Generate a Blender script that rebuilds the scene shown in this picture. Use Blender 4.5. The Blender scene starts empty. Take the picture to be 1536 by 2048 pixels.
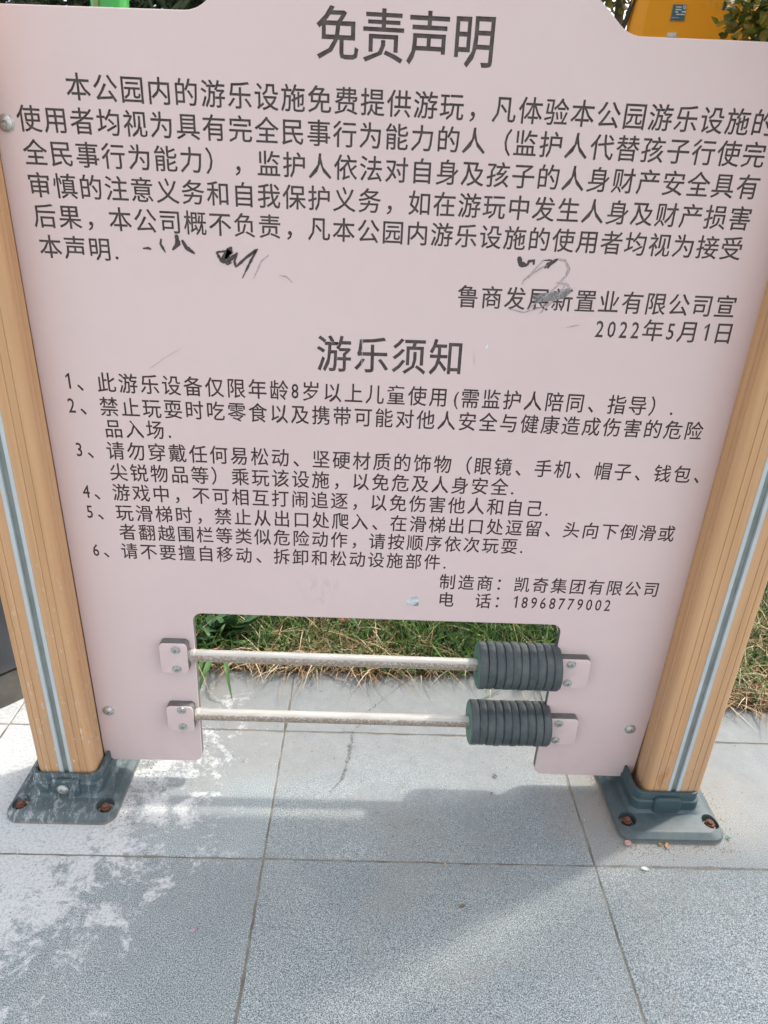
import bpy, bmesh, math, random
import numpy as np
from math import radians as R, sin, cos, pi
from mathutils import Vector, Matrix, Euler
from mathutils.geometry import delaunay_2d_cdt

random.seed(7); rng = np.random.default_rng(7)
scene = bpy.context.scene
COL = scene.collection

# ------------------------------------------------------------------ camera
CAM = Vector((-0.0345, -1.0352, 1.0996)); EUL = Euler((1.12829, -0.043654, -0.009722), 'XYZ'); FPX = 1381.6
cam_d = bpy.data.cameras.new('camera'); cam = bpy.data.objects.new('camera', cam_d); COL.objects.link(cam)
cam.location = CAM; cam.rotation_euler = EUL
cam_d.sensor_fit = 'VERTICAL'; cam_d.sensor_height = 36; cam_d.sensor_width = 27; cam_d.lens = FPX / 2048 * 36
cam_d.clip_end = 500; cam_d.clip_start = 0.02
cam_d.dof.use_dof = True; cam_d.dof.focus_distance = 1.25; cam_d.dof.aperture_fstop = 9.0
scene.camera = cam

# ------------------------------------------------------------------ sky, sun, exposure
SUN = Vector((0.495, 0.262, 0.829)).normalized()
EL = math.asin(SUN.z); AZ = math.atan2(SUN.x, SUN.y)
world = bpy.data.worlds.new('World'); scene.world = world; world.use_nodes = True
wn = world.node_tree; bg = wn.nodes['Background']
sky = wn.nodes.new('ShaderNodeTexSky'); sky.sky_type = 'NISHITA'; sky.sun_disc = False
sky.sun_elevation = EL; sky.sun_rotation = AZ; sky.air_density = 1.0; sky.dust_density = 3.0; sky.ozone_density = 1.0
hs = wn.nodes.new('ShaderNodeHueSaturation'); hs.inputs['Saturation'].default_value = .30      # thin white haze over the blue
wn.links.new(sky.outputs[0], hs.inputs['Color']); wn.links.new(hs.outputs[0], bg.inputs[0]); bg.inputs[1].default_value = 0.15
sun_d = bpy.data.lights.new('sun', 'SUN'); sun = bpy.data.objects.new('sun', sun_d); COL.objects.link(sun)
sun_d.energy = .92; sun_d.angle = R(2.8); sun_d.color = (1.0, 0.93, 0.84)
sun.rotation_euler = SUN.to_track_quat('Z', 'Y').to_euler(); sun.location = (2, 1, 4)
scene.view_settings.view_transform = 'Standard'; scene.view_settings.look = 'None'
scene.view_settings.exposure = 1.53; scene.view_settings.gamma = 1.0
scene.view_settings.use_curve_mapping = False

# ------------------------------------------------------------------ helpers
RM = EUL.to_matrix()
def _ray(u, w): return RM @ Vector(((u - 768) / FPX, -(w - 1024) / FPX, -1))
def PX(u, w, y=0.0):                       # photograph measurement -> (x, z) on the vertical plane y
    d = _ray(u, w); P = CAM + d * ((y - CAM.y) / d.y); return (P.x, P.z)
def GR(u, w, z=0.0):                       # photograph measurement -> (x, y) on the ground
    d = _ray(u, w); P = CAM + d * ((z - CAM.z) / d.z); return (P.x, P.y)

def empty(name, loc=(0, 0, 0), parent=None, **kw):
    o = bpy.data.objects.new(name, None); COL.objects.link(o); o.location = loc; o.empty_display_size = .05
    if parent: o.parent = parent
    for k, v in kw.items(): o[k] = v
    return o
def link(name, me, mat=None, parent=None, loc=(0, 0, 0), **kw):
    o = bpy.data.objects.new(name, me); COL.objects.link(o); o.location = loc
    if mat is not None and not me.materials:
        for m in (mat if isinstance(mat, (list, tuple)) else [mat]): me.materials.append(m)
    if parent: o.parent = parent
    for k, v in kw.items(): o[k] = v
    return o
def mesh(name, verts, faces, smooth=None, mats=None):
    me = bpy.data.meshes.new(name); me.from_pydata([tuple(v) for v in verts], [], faces); me.validate(); me.update()
    if smooth is not None:
        me.polygons.foreach_set('use_smooth', [True] * len(me.polygons)); me.set_sharp_from_angle(angle=R(smooth))
    return me
def bm_mesh(name, bm, smooth=None):
    me = bpy.data.meshes.new(name); bmesh.ops.recalc_face_normals(bm, faces=bm.faces); bm.to_mesh(me); bm.free()
    if smooth is not None:
        me.polygons.foreach_set('use_smooth', [True] * len(me.polygons)); me.set_sharp_from_angle(angle=R(smooth))
    return me
def rrect(x0, x1, y0, y1, r, n=6):
    pts = []
    for cx, cy, a0 in ((x1 - r, y0 + r, -90), (x1 - r, y1 - r, 0), (x0 + r, y1 - r, 90), (x0 + r, y0 + r, 180)):
        for i in range(n + 1):
            a = R(a0 + 90 * i / n); pts.append((cx + r * cos(a), cy + r * sin(a)))
    return pts
def loft(bm, rings, cap0=True, cap1=True):
    vs = [[bm.verts.new(p) for p in ring] for ring in rings]
    n = len(rings[0])
    for a, b in zip(vs, vs[1:]):
        for i in range(n): bm.faces.new((a[i], a[(i + 1) % n], b[(i + 1) % n], b[i]))
    if cap0: bm.faces.new(vs[0][::-1])
    if cap1: bm.faces.new(vs[-1])
    return vs
def lathe(bm, prof, seg=24, mat=Matrix(), cap=True):        # prof: (r, h) along local z
    rings = []
    for r, h in prof: rings.append([mat @ Vector((r * cos(2 * pi * i / seg), r * sin(2 * pi * i / seg), h)) for i in range(seg)])
    loft(bm, rings, cap, cap)
def ring_round(pts_fn, levels):
    return [[(x, y, z) for x, y in pts_fn(k)] for k, z in levels]

# ------------------------------------------------------------------ material helpers
class NT:
    def __init__(s, name):
        s.m = bpy.data.materials.new(name); s.m.use_nodes = True; s.t = s.m.node_tree; s.b = s.t.nodes['Principled BSDF']
        s.geo = None
    def n(s, kind, **kw):
        o = s.t.nodes.new(kind)
        for k, v in kw.items(): setattr(o, k, v)
        return o
    def l(s, a, b): s.t.links.new(a, b)
    def pos(s, scale=(1, 1, 1), obj=False):
        if obj: src = s.n('ShaderNodeTexCoord').outputs['Object']
        else: src = s.n('ShaderNodeNewGeometry').outputs['Position']
        mp = s.n('ShaderNodeMapping'); mp.inputs['Scale'].default_value = scale; s.l(src, mp.inputs[0]); return mp.outputs[0]
    def noise(s, vec, scale, detail=3, rough=.55, dist=0):
        o = s.n('ShaderNodeTexNoise'); o.inputs['Scale'].default_value = scale; o.inputs['Detail'].default_value = detail
        o.inputs['Roughness'].default_value = rough; o.inputs['Distortion'].default_value = dist
        if vec is not None: s.l(vec, o.inputs['Vector'])
        return o.outputs[0]
    def ramp(s, fac, stops, interp='LINEAR'):
        o = s.n('ShaderNodeValToRGB'); o.color_ramp.interpolation = interp; e = o.color_ramp.elements
        while len(e) < len(stops): e.new(.5)
        for x, (p, c) in zip(e, stops):
            x.position = p; x.color = (*c, 1) if isinstance(c, (tuple, list)) else (c, c, c, 1)
        s.l(fac, o.inputs[0]); return o.outputs[0]
    def mix(s, fac, a, b, mode='MIX'):
        o = s.n('ShaderNodeMix', data_type='RGBA', blend_type=mode)
        for k, v in ((0, fac), (6, a), (7, b)):
            sock = o.inputs[k]
            if isinstance(v, (int, float)): sock.default_value = v if k == 0 else (v, v, v, 1)
            elif isinstance(v, tuple): sock.default_value = (*v, 1)
            else: s.l(v, sock)
        return o.outputs[2]
    def math(s, op, a, b=0.0, clamp=False):
        o = s.n('ShaderNodeMath', operation=op, use_clamp=clamp)
        for sock, v in ((o.inputs[0], a), (o.inputs[1], b)):
            if isinstance(v, (int, float)): sock.default_value = v
            else: s.l(v, sock)
        return o.outputs[0]
    def mapr(s, v, a, b, c=0., d=1.):
        o = s.n('ShaderNodeMapRange'); s.l(v, o.inputs[0])
        for i, x in enumerate((a, b, c, d)): o.inputs[i + 1].default_value = x
        return o.outputs[0]
    def sep(s, v):
        o = s.n('ShaderNodeSeparateXYZ'); s.l(v, o.inputs[0]); return o.outputs
    def bump(s, h, strength, dist=.001):
        o = s.n('ShaderNodeBump'); o.inputs['Strength'].default_value = strength; o.inputs['Distance'].default_value = dist
        s.l(h, o.inputs['Height']); s.l(o.outputs[0], s.b.inputs['Normal'])
    def out(s, col=None, rough=.5, metal=0., spec=None):
        if col is not None:
            if isinstance(col, tuple): s.b.inputs['Base Color'].default_value = (*col, 1)
            else: s.l(col, s.b.inputs['Base Color'])
        if isinstance(rough, (int, float)): s.b.inputs['Roughness'].default_value = rough
        else: s.l(rough, s.b.inputs['Roughness'])
        s.b.inputs['Metallic'].default_value = metal
        if spec is not None: s.b.inputs['Specular IOR Level'].default_value = spec
        return s.m

def m_panel():
    t = NT('pink_plastic_sheet'); p = t.pos()
    base = t.mix(t.ramp(t.noise(p, 3, 2), [(.3, 0.), (.7, 1.)]), (.700, .550, .528), (.672, .520, .503))
    fine = t.mix(t.ramp(t.noise(t.pos((1, 1, .8)), 30, 4), [(.35, 0.), (.8, .14)]), base, (.56, .47, .48))
    # a scuffed residue patch under the sixth rule and dust along the lower edge
    x, y, z = t.sep(p)
    c = PX(640, 1180)
    dx = t.math('DIVIDE', t.math('SUBTRACT', x, c[0]), .045); dz = t.math('DIVIDE', t.math('SUBTRACT', z, c[1]), .035)
    d = t.math('SQRT', t.math('ADD', t.math('MULTIPLY', dx, dx), t.math('MULTIPLY', dz, dz)))
    m = t.mapr(d, 1.1, .1)
    sc = t.math('MULTIPLY', m, t.ramp(t.noise(t.pos((1, 1, .22)), 150, 4, .7), [(.5, 0.), (.66, .55)]))
    col = t.mix(sc, fine, (.40, .34, .33))
    specks = t.ramp(t.noise(p, 420, 1), [(.74, 0.), (.8, .5)])
    specks = t.math('MULTIPLY', specks, t.ramp(t.noise(p, 9, 2), [(.5, 0.), (.7, 1.)]))
    col = t.mix(specks, col, (.33, .29, .28))
    grime = t.math('MULTIPLY', t.mapr(z, .2, .02), t.ramp(t.noise(p, 30, 4), [(.4, 0.), (.75, .35)]))
    col = t.mix(grime, col, (.50, .42, .40))
    low_tone = t.mapr(t.math('ADD', z, t.math('MULTIPLY', t.noise(p, 5, 3), .25)), .62, .15, 0, .14)  # sheet colour darkens towards the bottom
    col = t.mix(low_tone, col, (.36, .29, .27))
    streak = t.ramp(t.noise(t.pos((1, 1, .5)), 22, 6, .7), [(.56, 0.), (.78, .10)])
    col = t.mix(t.math('MULTIPLY', streak, t.ramp(t.noise(p, 4, 3), [(.4, 0.), (.65, 1.)])), col, (.42, .36, .35))
    scr = t.ramp(t.noise(t.pos((1, 1, .5)), 40, 8, .9, 2.5), [(.66, 0.), (.68, .22), (.70, 0.)])
    col = t.mix(scr, col, (.80, .70, .70))
    t.bump(t.noise(p, 700, 2), .12, .0004)
    return t.out(col, t.ramp(t.noise(p, 12, 4), [(.3, .36), (.7, .52)]), spec=.35)
def m_simple(name, col, rough=.5, metal=0., var=.25, scale=60, col2=None, bump=0., spec=None):
    t = NT(name); p = t.pos()
    c2 = col2 or tuple(c * (1 - var) for c in col)
    c = t.mix(t.ramp(t.noise(p, scale, 4), [(.35, 0.), (.7, 1.)]), col, c2)
    if bump: t.bump(t.noise(p, scale * 5, 3), bump, .001)
    return t.out(c, rough, metal, spec)
def m_wood():
    t = NT('woodlook_post'); p = t.pos((1, 1, .03))
    a = t.mix(t.ramp(t.noise(p, 90, 4, .6), [(.3, 0.), (.7, 1.)]), (.60, .345, .175), (.47, .255, .12))
    b = t.mix(t.ramp(t.noise(t.pos((1, 1, .12)), 14, 3), [(.35, 0.), (.75, .6)]), a, (.58, .37, .215))
    pp = t.pos(); x, y, z = t.sep(pp)
    # dried white splatter, on the left post only, thicker towards the foot
    left = t.math('LESS_THAN', x, 0.0)
    low = t.mapr(z, .65, .12)
    spl = t.ramp(t.noise(t.pos((1, 1, .35)), 130, 5, .7), [(.60, 0.), (.66, 1.)])
    film = t.ramp(t.noise(t.pos((1, 1, .3)), 22, 5, .75), [(.56, 0.), (.85, .4)])
    f = t.math('MULTIPLY', t.math('MULTIPLY', left, low), t.math('MAXIMUM', t.math('MULTIPLY', spl, .8), film), True)
    col = t.mix(f, b, (.66, .61, .55))
    dark = t.math('MULTIPLY', t.mapr(z, .3, .08), t.ramp(t.noise(t.pos((1, 1, .4)), 35, 3, .6), [(.62, 0.), (.68, .7)]))
    col = t.mix(dark, col, (.36, .17, .06))
    scf = t.ramp(t.noise(t.pos((1, 1, .25)), 48, 7, .8, .6), [(.62, 0.), (.70, .35)])
    col = t.mix(scf, col, (.62, .45, .31))
    dst = t.math('MULTIPLY', t.mapr(z, .45, .05), t.ramp(t.noise(pp, 16, 5, .7), [(.4, 0.), (.7, .4)]))
    col = t.mix(dst, col, (.40, .31, .22))
    t.bump(t.noise(p, 300, 2), .12, .0006)
    return t.out(col, t.ramp(t.noise(pp, 25, 4), [(.3, .42), (.7, .6)]), spec=.3)
def m_granite():
    t = NT('granite_slab'); p = t.pos(); x, y, z = t.sep(p)
    oi = t.n('ShaderNodeObjectInfo')
    off = t.n('ShaderNodeVectorMath', operation='ADD'); t.l(p, off.inputs[0])
    cmb = t.n('ShaderNodeCombineXYZ'); t.l(t.math('MULTIPLY', oi.outputs['Random'], 7.3), cmb.inputs[0]); t.l(oi.outputs['Random'], cmb.inputs[1])
    t.l(cmb.outputs[0], off.inputs[1]); q = off.outputs[0]
    g1 = t.noise(q, 560, 2, .7); g2 = t.noise(q, 1100, 1, .5)
    g = t.math('ADD', t.math('MULTIPLY', g1, .62), t.math('MULTIPLY', g2, .38))
    grain = t.ramp(g, [(.415, (.068, .095, .102)), (.475, (.215, .258, .267)), (.54, (.42, .465, .47)), (.61, (.64, .68, .675))])
    tone = t.ramp(t.noise(q, 5, 4, .6), [(.3, (.86, .88, .9)), (.7, (1.06, 1.04, 1.02))])
    grain = t.mix(1.0, grain, tone, 'MULTIPLY')
    slab = t.mapr(oi.outputs['Random'], 0, 1, .86, 1.12)
    cm2 = t.n('ShaderNodeCombineColor'); [t.l(slab, cm2.inputs[i]) for i in range(3)]
    grain = t.mix(1.0, grain, cm2.outputs[0], 'MULTIPLY')
    # fine pale dust, thick behind the sign and thinning towards the viewer
    dn = t.noise(p, 7, 5, .62)
    dust = t.math('MULTIPLY', t.mapr(t.math('ADD', y, t.math('MULTIPLY', dn, .45)), -.16, .36, 0, 1), t.ramp(dn, [(.2, .78), (.8, 1.)]))
    dust = t.math('MINIMUM', dust, .82)
    dcol = t.mix(t.ramp(t.noise(p, 26, 5, .7), [(.3, 0.), (.75, 1.)]), (.255, .264, .264), (.19, .205, .208))
    col = t.mix(dust, grain, dcol)
    # sandy film in patches
    sand = t.ramp(t.noise(p, 3.2, 5, .7, .4), [(.50, 0.), (.72, .42)])
    col = t.mix(sand, col, (.29, .265, .235))
    def blob(cx, cy, rx, ry):
        dx = t.math('DIVIDE', t.math('SUBTRACT', x, cx), rx); dy = t.math('DIVIDE', t.math('SUBTRACT', y, cy), ry)
        return t.math('SQRT', t.math('ADD', t.math('MULTIPLY', dx, dx), t.math('MULTIPLY', dy, dy)))
    s2 = t.math('MULTIPLY', t.mapr(blob(.57, -.03, .26, .17), 1.05, .35), t.ramp(t.noise(p, 40, 4, .7), [(.35, .15), (.7, .75)]))
    col = t.mix(s2, col, (.31, .255, .20))
    # spilled white paint round the left post
    wn = t.noise(p, 14, 8, .74, .6); wn2 = t.noise(p, 90, 5, .75)
    wsum = t.math('ADD', t.math('MULTIPLY', wn, .7), t.math('MULTIPLY', wn2, .3))
    reg = t.mapr(blob(-.78, -.02, .56, .62), 1.12, .25)
    wm = t.math('SUBTRACT', t.math('ADD', wsum, t.math('MULTIPLY', reg, .25)), .60)
    wbr = t.ramp(t.noise(p, 190, 4, .8), [(.38, .38), (.52, 1.)])
    white = t.math('MULTIPLY', t.math('MULTIPLY', t.math('MULTIPLY', wm, 15, True), wbr), t.math('MULTIPLY', t.mapr(reg, .0, .3), .74), True)
    col = t.mix(white, col, (.64, .65, .645))
    # dark pits and specks
    sp = t.ramp(t.noise(p, 120, 1), [(.235, .75), (.26, 0.)])
    col = t.mix(sp, col, (.12, .12, .115))
    t.bump(g, .35, .0012)
    rough = t.ramp(g1, [(.3, .62), (.7, .8)])
    return t.out(col, rough, spec=.3)

M = dict(
    panel=m_panel(), wood=m_wood(), granite=m_granite(),
    core=m_simple('grey_sheet_core', (.15, .148, .143), .5, col2=(.10, .10, .098)),
    groove=m_simple('engraved_core', (.062, .038, .032), .6, col2=(.115, .092, .082), scale=90),
    groovesmall=m_simple('engraved_core_brown', (.052, .023, .017), .6, col2=(.090, .055, .045), scale=50),
    groovewall=m_simple('shaded_engraved_wall', (.06, .03, .025), .6),  # shadow along the groove edges put into the wall colour
    trim=m_simple('pale_aluminium_strip', (.50, .53, .535), .55, .0, var=.12, scale=20),
    channel=m_simple('grey_green_channel', (.24, .27, .255), .45, .0, var=.25, scale=25),
    base=None, rubber=m_simple('dark_green_grey_rubber', (.030, .042, .045), .30, 0, scale=45, col2=(.062, .068, .062), bump=.15, spec=.5),
    rubber_end=m_simple('green_rubber_face', (.085, .20, .165), .5, scale=60),
    steel=m_simple('stainless_screw', (.62, .61, .58), .36, .6, scale=200, var=.5),
    steeldark=m_simple('screw_recess', (.06, .055, .05), .5, .5),
    rust=m_simple('rusty_bolt', (.20, .085, .05), .8, .2, scale=160, col2=(.09, .04, .028), bump=.5),
    washer=m_simple('dusty_washer', (.36, .33, .28), .7, .3, scale=150),
    ink=m_simple('black_marker_ink', (.02, .016, .016), .5, scale=600, col2=(.10, .07, .065)),
    faint=m_simple('worn_marker_ink', (.30, .235, .235), .6, scale=500, col2=(.56, .46, .46)),
    smudge=m_simple('rubbed_marker_ink', (.13, .12, .12), .6, scale=300, col2=(.34, .30, .30)),
    scratch=m_simple('scratch', (.58, .49, .50), .5),
    soil=m_simple('damp_soil', (.06, .043, .028), .95, scale=50, col2=(.13, .095, .06), bump=.8),
    joint=m_simple('sandy_joint', (.27, .25, .21), .95, scale=22, col2=(.10, .09, .065), bump=.5),
    sticker=m_simple('torn_sticker', (.70, .72, .72), .4, scale=120, col2=(.33, .36, .37)),
)
def m_base():
    t = NT('cast_base'); p = t.pos(); x, y, z = t.sep(p)
    col = t.mix(t.ramp(t.noise(p, 18, 4), [(.35, 0.), (.7, 1.)]), (.030, .060, .069), (.054, .083, .092))
    scf = t.ramp(t.noise(p, 90, 5, .7), [(.58, 0.), (.75, .35)])
    col = t.mix(scf, col, (.16, .18, .185))
    left = t.mapr(x, -.45, -.7)
    dr = t.ramp(t.noise(t.pos((1.6, .8, .5)), 60, 8, .82, .5), [(.52, 0.), (.58, .95)])
    film = t.ramp(t.noise(p, 24, 5, .75), [(.35, .1), (.75, .5)])
    col = t.mix(t.math('MULTIPLY', left, film), col, (.22, .245, .25))
    col = t.mix(t.math('MULTIPLY', t.math('MULTIPLY', left, dr), .85), col, (.50, .53, .54))
    dustb = t.math('MULTIPLY', t.mapr(z, .030, .012), t.ramp(t.noise(p, 30, 5, .7), [(.35, .03), (.7, .24)]))
    col = t.mix(dustb, col, (.26, .25, .225))
    edge = t.math('MULTIPLY', t.mapr(z, .009, .001), t.ramp(t.noise(p, 70, 3), [(.3, .2), (.7, .8)]))
    col = t.mix(edge, col, (.30, .25, .19))
    t.bump(t.noise(p, 350, 3), .2, .0006)
    return t.out(col, .42, spec=.45)
M['base'] = m_base()
def m_rail():
    t = NT('painted_rail_rust_and_highlight'); p = t.pos()
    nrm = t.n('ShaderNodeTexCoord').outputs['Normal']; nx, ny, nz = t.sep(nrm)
    white = t.mix(t.ramp(t.noise(t.pos((.2, 1, 1)), 90, 4), [(.3, 0.), (.7, 1.)]), (.53, .51, .475), (.40, .375, .335))
    n = t.ramp(t.noise(t.pos((.8, 1, 1)), 260, 5, .85), [(.45, 0.), (.51, 1.)])
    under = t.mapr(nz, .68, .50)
    up = t.mapr(nz, -.75, -.45)
    m = t.math('MULTIPLY', t.math('MULTIPLY', under, n), t.mapr(nz, -.62, -.45))
    col = t.mix(m, white, (.20, .125, .07))
    col = t.mix(t.math('MULTIPLY', under, .35), col, (.40, .34, .27))  # pale top and toned underside carry painted light besides the rust speckle
    t.bump(t.noise(p, 330, 4, .8), .3, .0008)
    return t.out(col, .4, 0.1)
M['rail'] = m_rail()
def m_rubber():
    t = NT('dusty_rubber_rings'); p = t.pos(); oi = t.n('ShaderNodeObjectInfo')
    c = t.mix(oi.outputs['Random'], (.036, .052, .058), (.060, .074, .078))
    c = t.mix(t.ramp(t.noise(p, 38, 6, .75), [(.42, 0.), (.72, .75)]), c, (.115, .118, .108))
    c = t.mix(t.ramp(t.noise(p, 160, 4, .7), [(.60, 0.), (.70, .5)]), c, (.015, .022, .024))
    t.bump(t.noise(p, 220, 4), .25, .0008)
    return t.out(c, t.ramp(t.noise(p, 50, 4), [(.35, .30), (.7, .55)]), spec=.45)
M['rubber'] = m_rubber()

# ================================================================== SETTING
# ground far away
def plane_grid(name, x0, x1, y0, y1, z, mat, **kw):
    return link(name, mesh(name, [(x0, y0, z), (x1, y0, z), (x1, y1, z), (x0, y1, z)], [(0, 1, 2, 3)]), mat, **kw)
plane_grid('ground', -120, 120, -120, 160, -.045, m_simple('far_ground', (.16, .16, .13), .95, scale=.8, col2=(.10, .12, .06)),
           kind='structure', label='open ground around the playground')
pav = empty('pavement', (0, 0, 0), kind='structure', label='grey granite slab pavement with sandy joints')
plane = mesh('joint_bed', [(-3.2, -3.1, -.0018), (3.2, -3.1, -.0018), (3.2, .46, -.0018), (-3.2, .46, -.0018)], [(0, 1, 2, 3)])
link('joint_bed', plane, M['joint'], pav)
SX, SY = .6, .3194; X0, Y0 = -.195, -.181
def slab_mesh(seed):
    r = random.Random(seed); bm = bmesh.new()
    g = .0014; w, d = SX - 2 * g, SY - 2 * g
    def outline(inset):
        rr = random.Random(seed); pts = []
        nx, ny = 26, 14
        for i in range(nx): pts.append((-w / 2 + w * i / nx, -d / 2, 0, 1))
        for i in range(ny): pts.append((w / 2, -d / 2 + d * i / ny, -1, 0))
        for i in range(nx): pts.append((w / 2 - w * i / nx, d / 2, 0, -1))
        for i in range(ny): pts.append((-w / 2, d / 2 - d * i / ny, 1, 0))
        out = []
        for x, y, ix, iy in pts:
            j = rr.random() ** 5 * .0022 + inset
            sx = 1 - 2 * inset / w; sy = 1 - 2 * inset / d
            out.append((x * sx + ix * (j - inset), y * sy + iy * (j - inset)))
        return out
    loft(bm, [[(x, y, -.04) for x, y in outline(0)], [(x, y, -.0014) for x, y in outline(0)], [(x, y, 0) for x, y in outline(.0012)]], False, True)
    return bm_mesh('paving_slab', bm)
slabs = [slab_mesh(s) for s in range(5)]
for s in slabs: s.materials.append(M['granite'])
for j in range(-9, 2):
    for i in range(-5, 5):
        o = link('paving_slab', random.choice(slabs), None, pav, (X0 + SX * (i + .5), Y0 + SY * (j + .5), random.uniform(-.0006, .0003)))
        if random.random() < .5: o.rotation_euler.z = pi

# lawn soil, with a ragged front edge over the slabs
def edge_y(x):
    base = np.interp(x, [-3.2, -.9, -.45, -.06, .3, .62, .84, .95, 3.2], [.40, .36, .35, .338, .338, .30, .262, .253, .23])
    n = 0
    for i in range(7):
        f = 9 * 1.9 ** i; k = x * f + i * 5.3; j = math.floor(k); t = k - j; t = t * t * (3 - 2 * t)
        h = lambda q: (math.sin(q * 127.1 + i * 311.7) * 43758.5453) % 1.0 - .5
        n += (h(j) * (1 - t) + h(j + 1) * t) * .022 / 1.45 ** i
    return base + n
def build_soil():
    xs = np.linspace(-3.2, 3.2, 320); ds = [0, .008, .03, .08, .2, .5, 1, 2, 4, 9]
    V, F = [], []
    for x in xs:
        e = edge_y(float(x))
        for k, d in enumerate(ds):
            z = .0004 if k == 0 else .006 + min(d, .2) * .06 + .004 * sin(x * 40 + d * 60) + .003 * sin(x * 91)
            V.append((x * (1 + d * .6), e + d, max(z, .0004)))
    n = len(ds)
    for i in range(len(xs) - 1):
        for k in range(n - 1): F.append((i * n + k, (i + 1) * n + k, (i + 1) * n + k + 1, i * n + k + 1))
    link('lawn', mesh('lawn', V, F, 60), M['soil'], kind='structure', label='brown soil of the lawn behind the sign')
build_soil()

# ================================================================== SIGN
sign = empty('notice_board', (0, 0, 0), label='pink playground notice board engraved with Chinese text, between two wood-look posts',
             category='sign board')

# --- panel outline (metres, x/z on the front plane), measured from the photograph
def arc(cx, cz, r, a0, a1, n=7): return [(cx + r * cos(R(a0 + (a1 - a0) * i / n)), cz + r * sin(R(a0 + (a1 - a0) * i / n))) for i in range(n + 1)]
def fillet(poly, n=7):                       # poly of (x, z, r)
    out = []
    L = len(poly)
    for i, (x, z, r) in enumerate(poly):
        p = Vector((x, z)); a = Vector(poly[i - 1][:2]) - p; b = Vector(poly[(i + 1) % L][:2]) - p
        if r <= 0: out.append((x, z)); continue
        a.normalize(); b.normalize(); ang = a.angle(b); t = r / math.tan(ang / 2)
        c = p + (a + b).normalized() * (r / sin(ang / 2))
        p0 = p + a * t; p1 = p + b * t
        v0 = p0 - c; v1 = p1 - c; tot = v0.angle_signed(v1)
        for k in range(n + 1):
            q = v0.copy(); q.rotate(Matrix.Rotation(-tot * k / n, 2)); out.append((c.x + q.x, c.y + q.y))
    return out
outline = fillet([
    (-.533, .0445, .018), (-.3405, .047, .018), (-.3345, .397, .017), (.3275, .396, .017), (.3255, .0345, .018), (.527, .0325, .018),
    (.540, .40, 0), (.540, 1.284, .004), (.276, 1.2815, .045), (.205, 1.340, .05), (.19, 1.55, .02), (-.19, 1.55, .02), (-.205, 1.34, .05),
    (-.262, 1.2835, .045), (-.535, 1.279, .004)])
def inset_poly(poly, d):
    out = []; L = len(poly)
    for i in range(L):
        p = Vector(poly[i]); a = (p - Vector(poly[i - 1])); b = (Vector(poly[(i + 1) % L]) - p)
        na = Vector((-a.y, a.x)); nb = Vector((-b.y, b.x))
        if na.length < 1e-9: na = nb
        if nb.length < 1e-9: nb = na
        m = (na.normalized() + nb.normalized()); m.normalize()
        out.append((p.x + m.x * d, p.y + m.y * d))
    return out

# --- glyph outlines from Blender's own font
GL = {}
BOLD = .0085                                  # outlines grown a little, the sign's strokes are heavier
def glyph(ch):
    if ch in GL: return GL[ch]
    if ch == '1':
        P = np.array([(.20, 0), (.30, 0), (.30, .74), (.235, .74), (.08, .60), (.08, .50), (.20, .60)]) + np.array([0, 0]); E = [(i, (i + 1) % 7) for i in range(7)]
        GL[ch] = (P, E); return GL[ch]
    c = bpy.data.curves.new('g', 'FONT'); c.body = ch; c.resolution_u = 2
    o = bpy.data.objects.new('g', c); COL.objects.link(o); bpy.context.view_layer.update()
    me = o.to_mesh()
    vs = [(v.co.x, v.co.y) for v in me.vertices]; fs = [tuple(p.vertices) for p in me.polygons]
    o.to_mesh_clear(); bpy.data.objects.remove(o); bpy.data.curves.remove(c)
    key = {}; mp = []; pts = []
    for v in vs:
        k = (round(v[0], 5), round(v[1], 5))
        if k not in key: key[k] = len(pts); pts.append(v)
        mp.append(key[k])
    cnt = {}; third = {}
    for f in fs:
        f = [mp[i] for i in f]
        for k, (a, b) in enumerate(zip(f, f[1:] + f[:1])):
            if a != b: e = (min(a, b), max(a, b)); cnt[e] = cnt.get(e, 0) + 1; third[e] = [i for i in f if i not in e]
    ed = [e for e, c_ in cnt.items() if c_ % 2 == 1]
    nor = {}
    for e in ed:
        a, b = (Vector(pts[i]) for i in e); d = (b - a).normalized(); n = Vector((d.y, -d.x))
        if third[e]:
            c3 = Vector(pts[third[e][0]])
            if n.dot(c3 - a) > 0: n = -n
        for i in e: nor.setdefault(i, []).append(n)
    used = sorted({i for e in ed for i in e}); rm = {u: i for i, u in enumerate(used)}; P = []
    for i in used:
        p = Vector(pts[i]); ns = nor[i]
        if len(ns) == 2:
            m = ns[0] + ns[1]; k = 1 + ns[0].dot(ns[1])
            if k > .15: m = m / k; m = m * min(1, 1.6 / max(m.length, 1e-6)); p = p + m * BOLD
        P.append(p[:])
    GL[ch] = (np.array(P), [(rm[a], rm[b]) for a, b in ed]); return GL[ch]
EMC = .36                                    # vertical centre of a full-width glyph above its baseline
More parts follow.
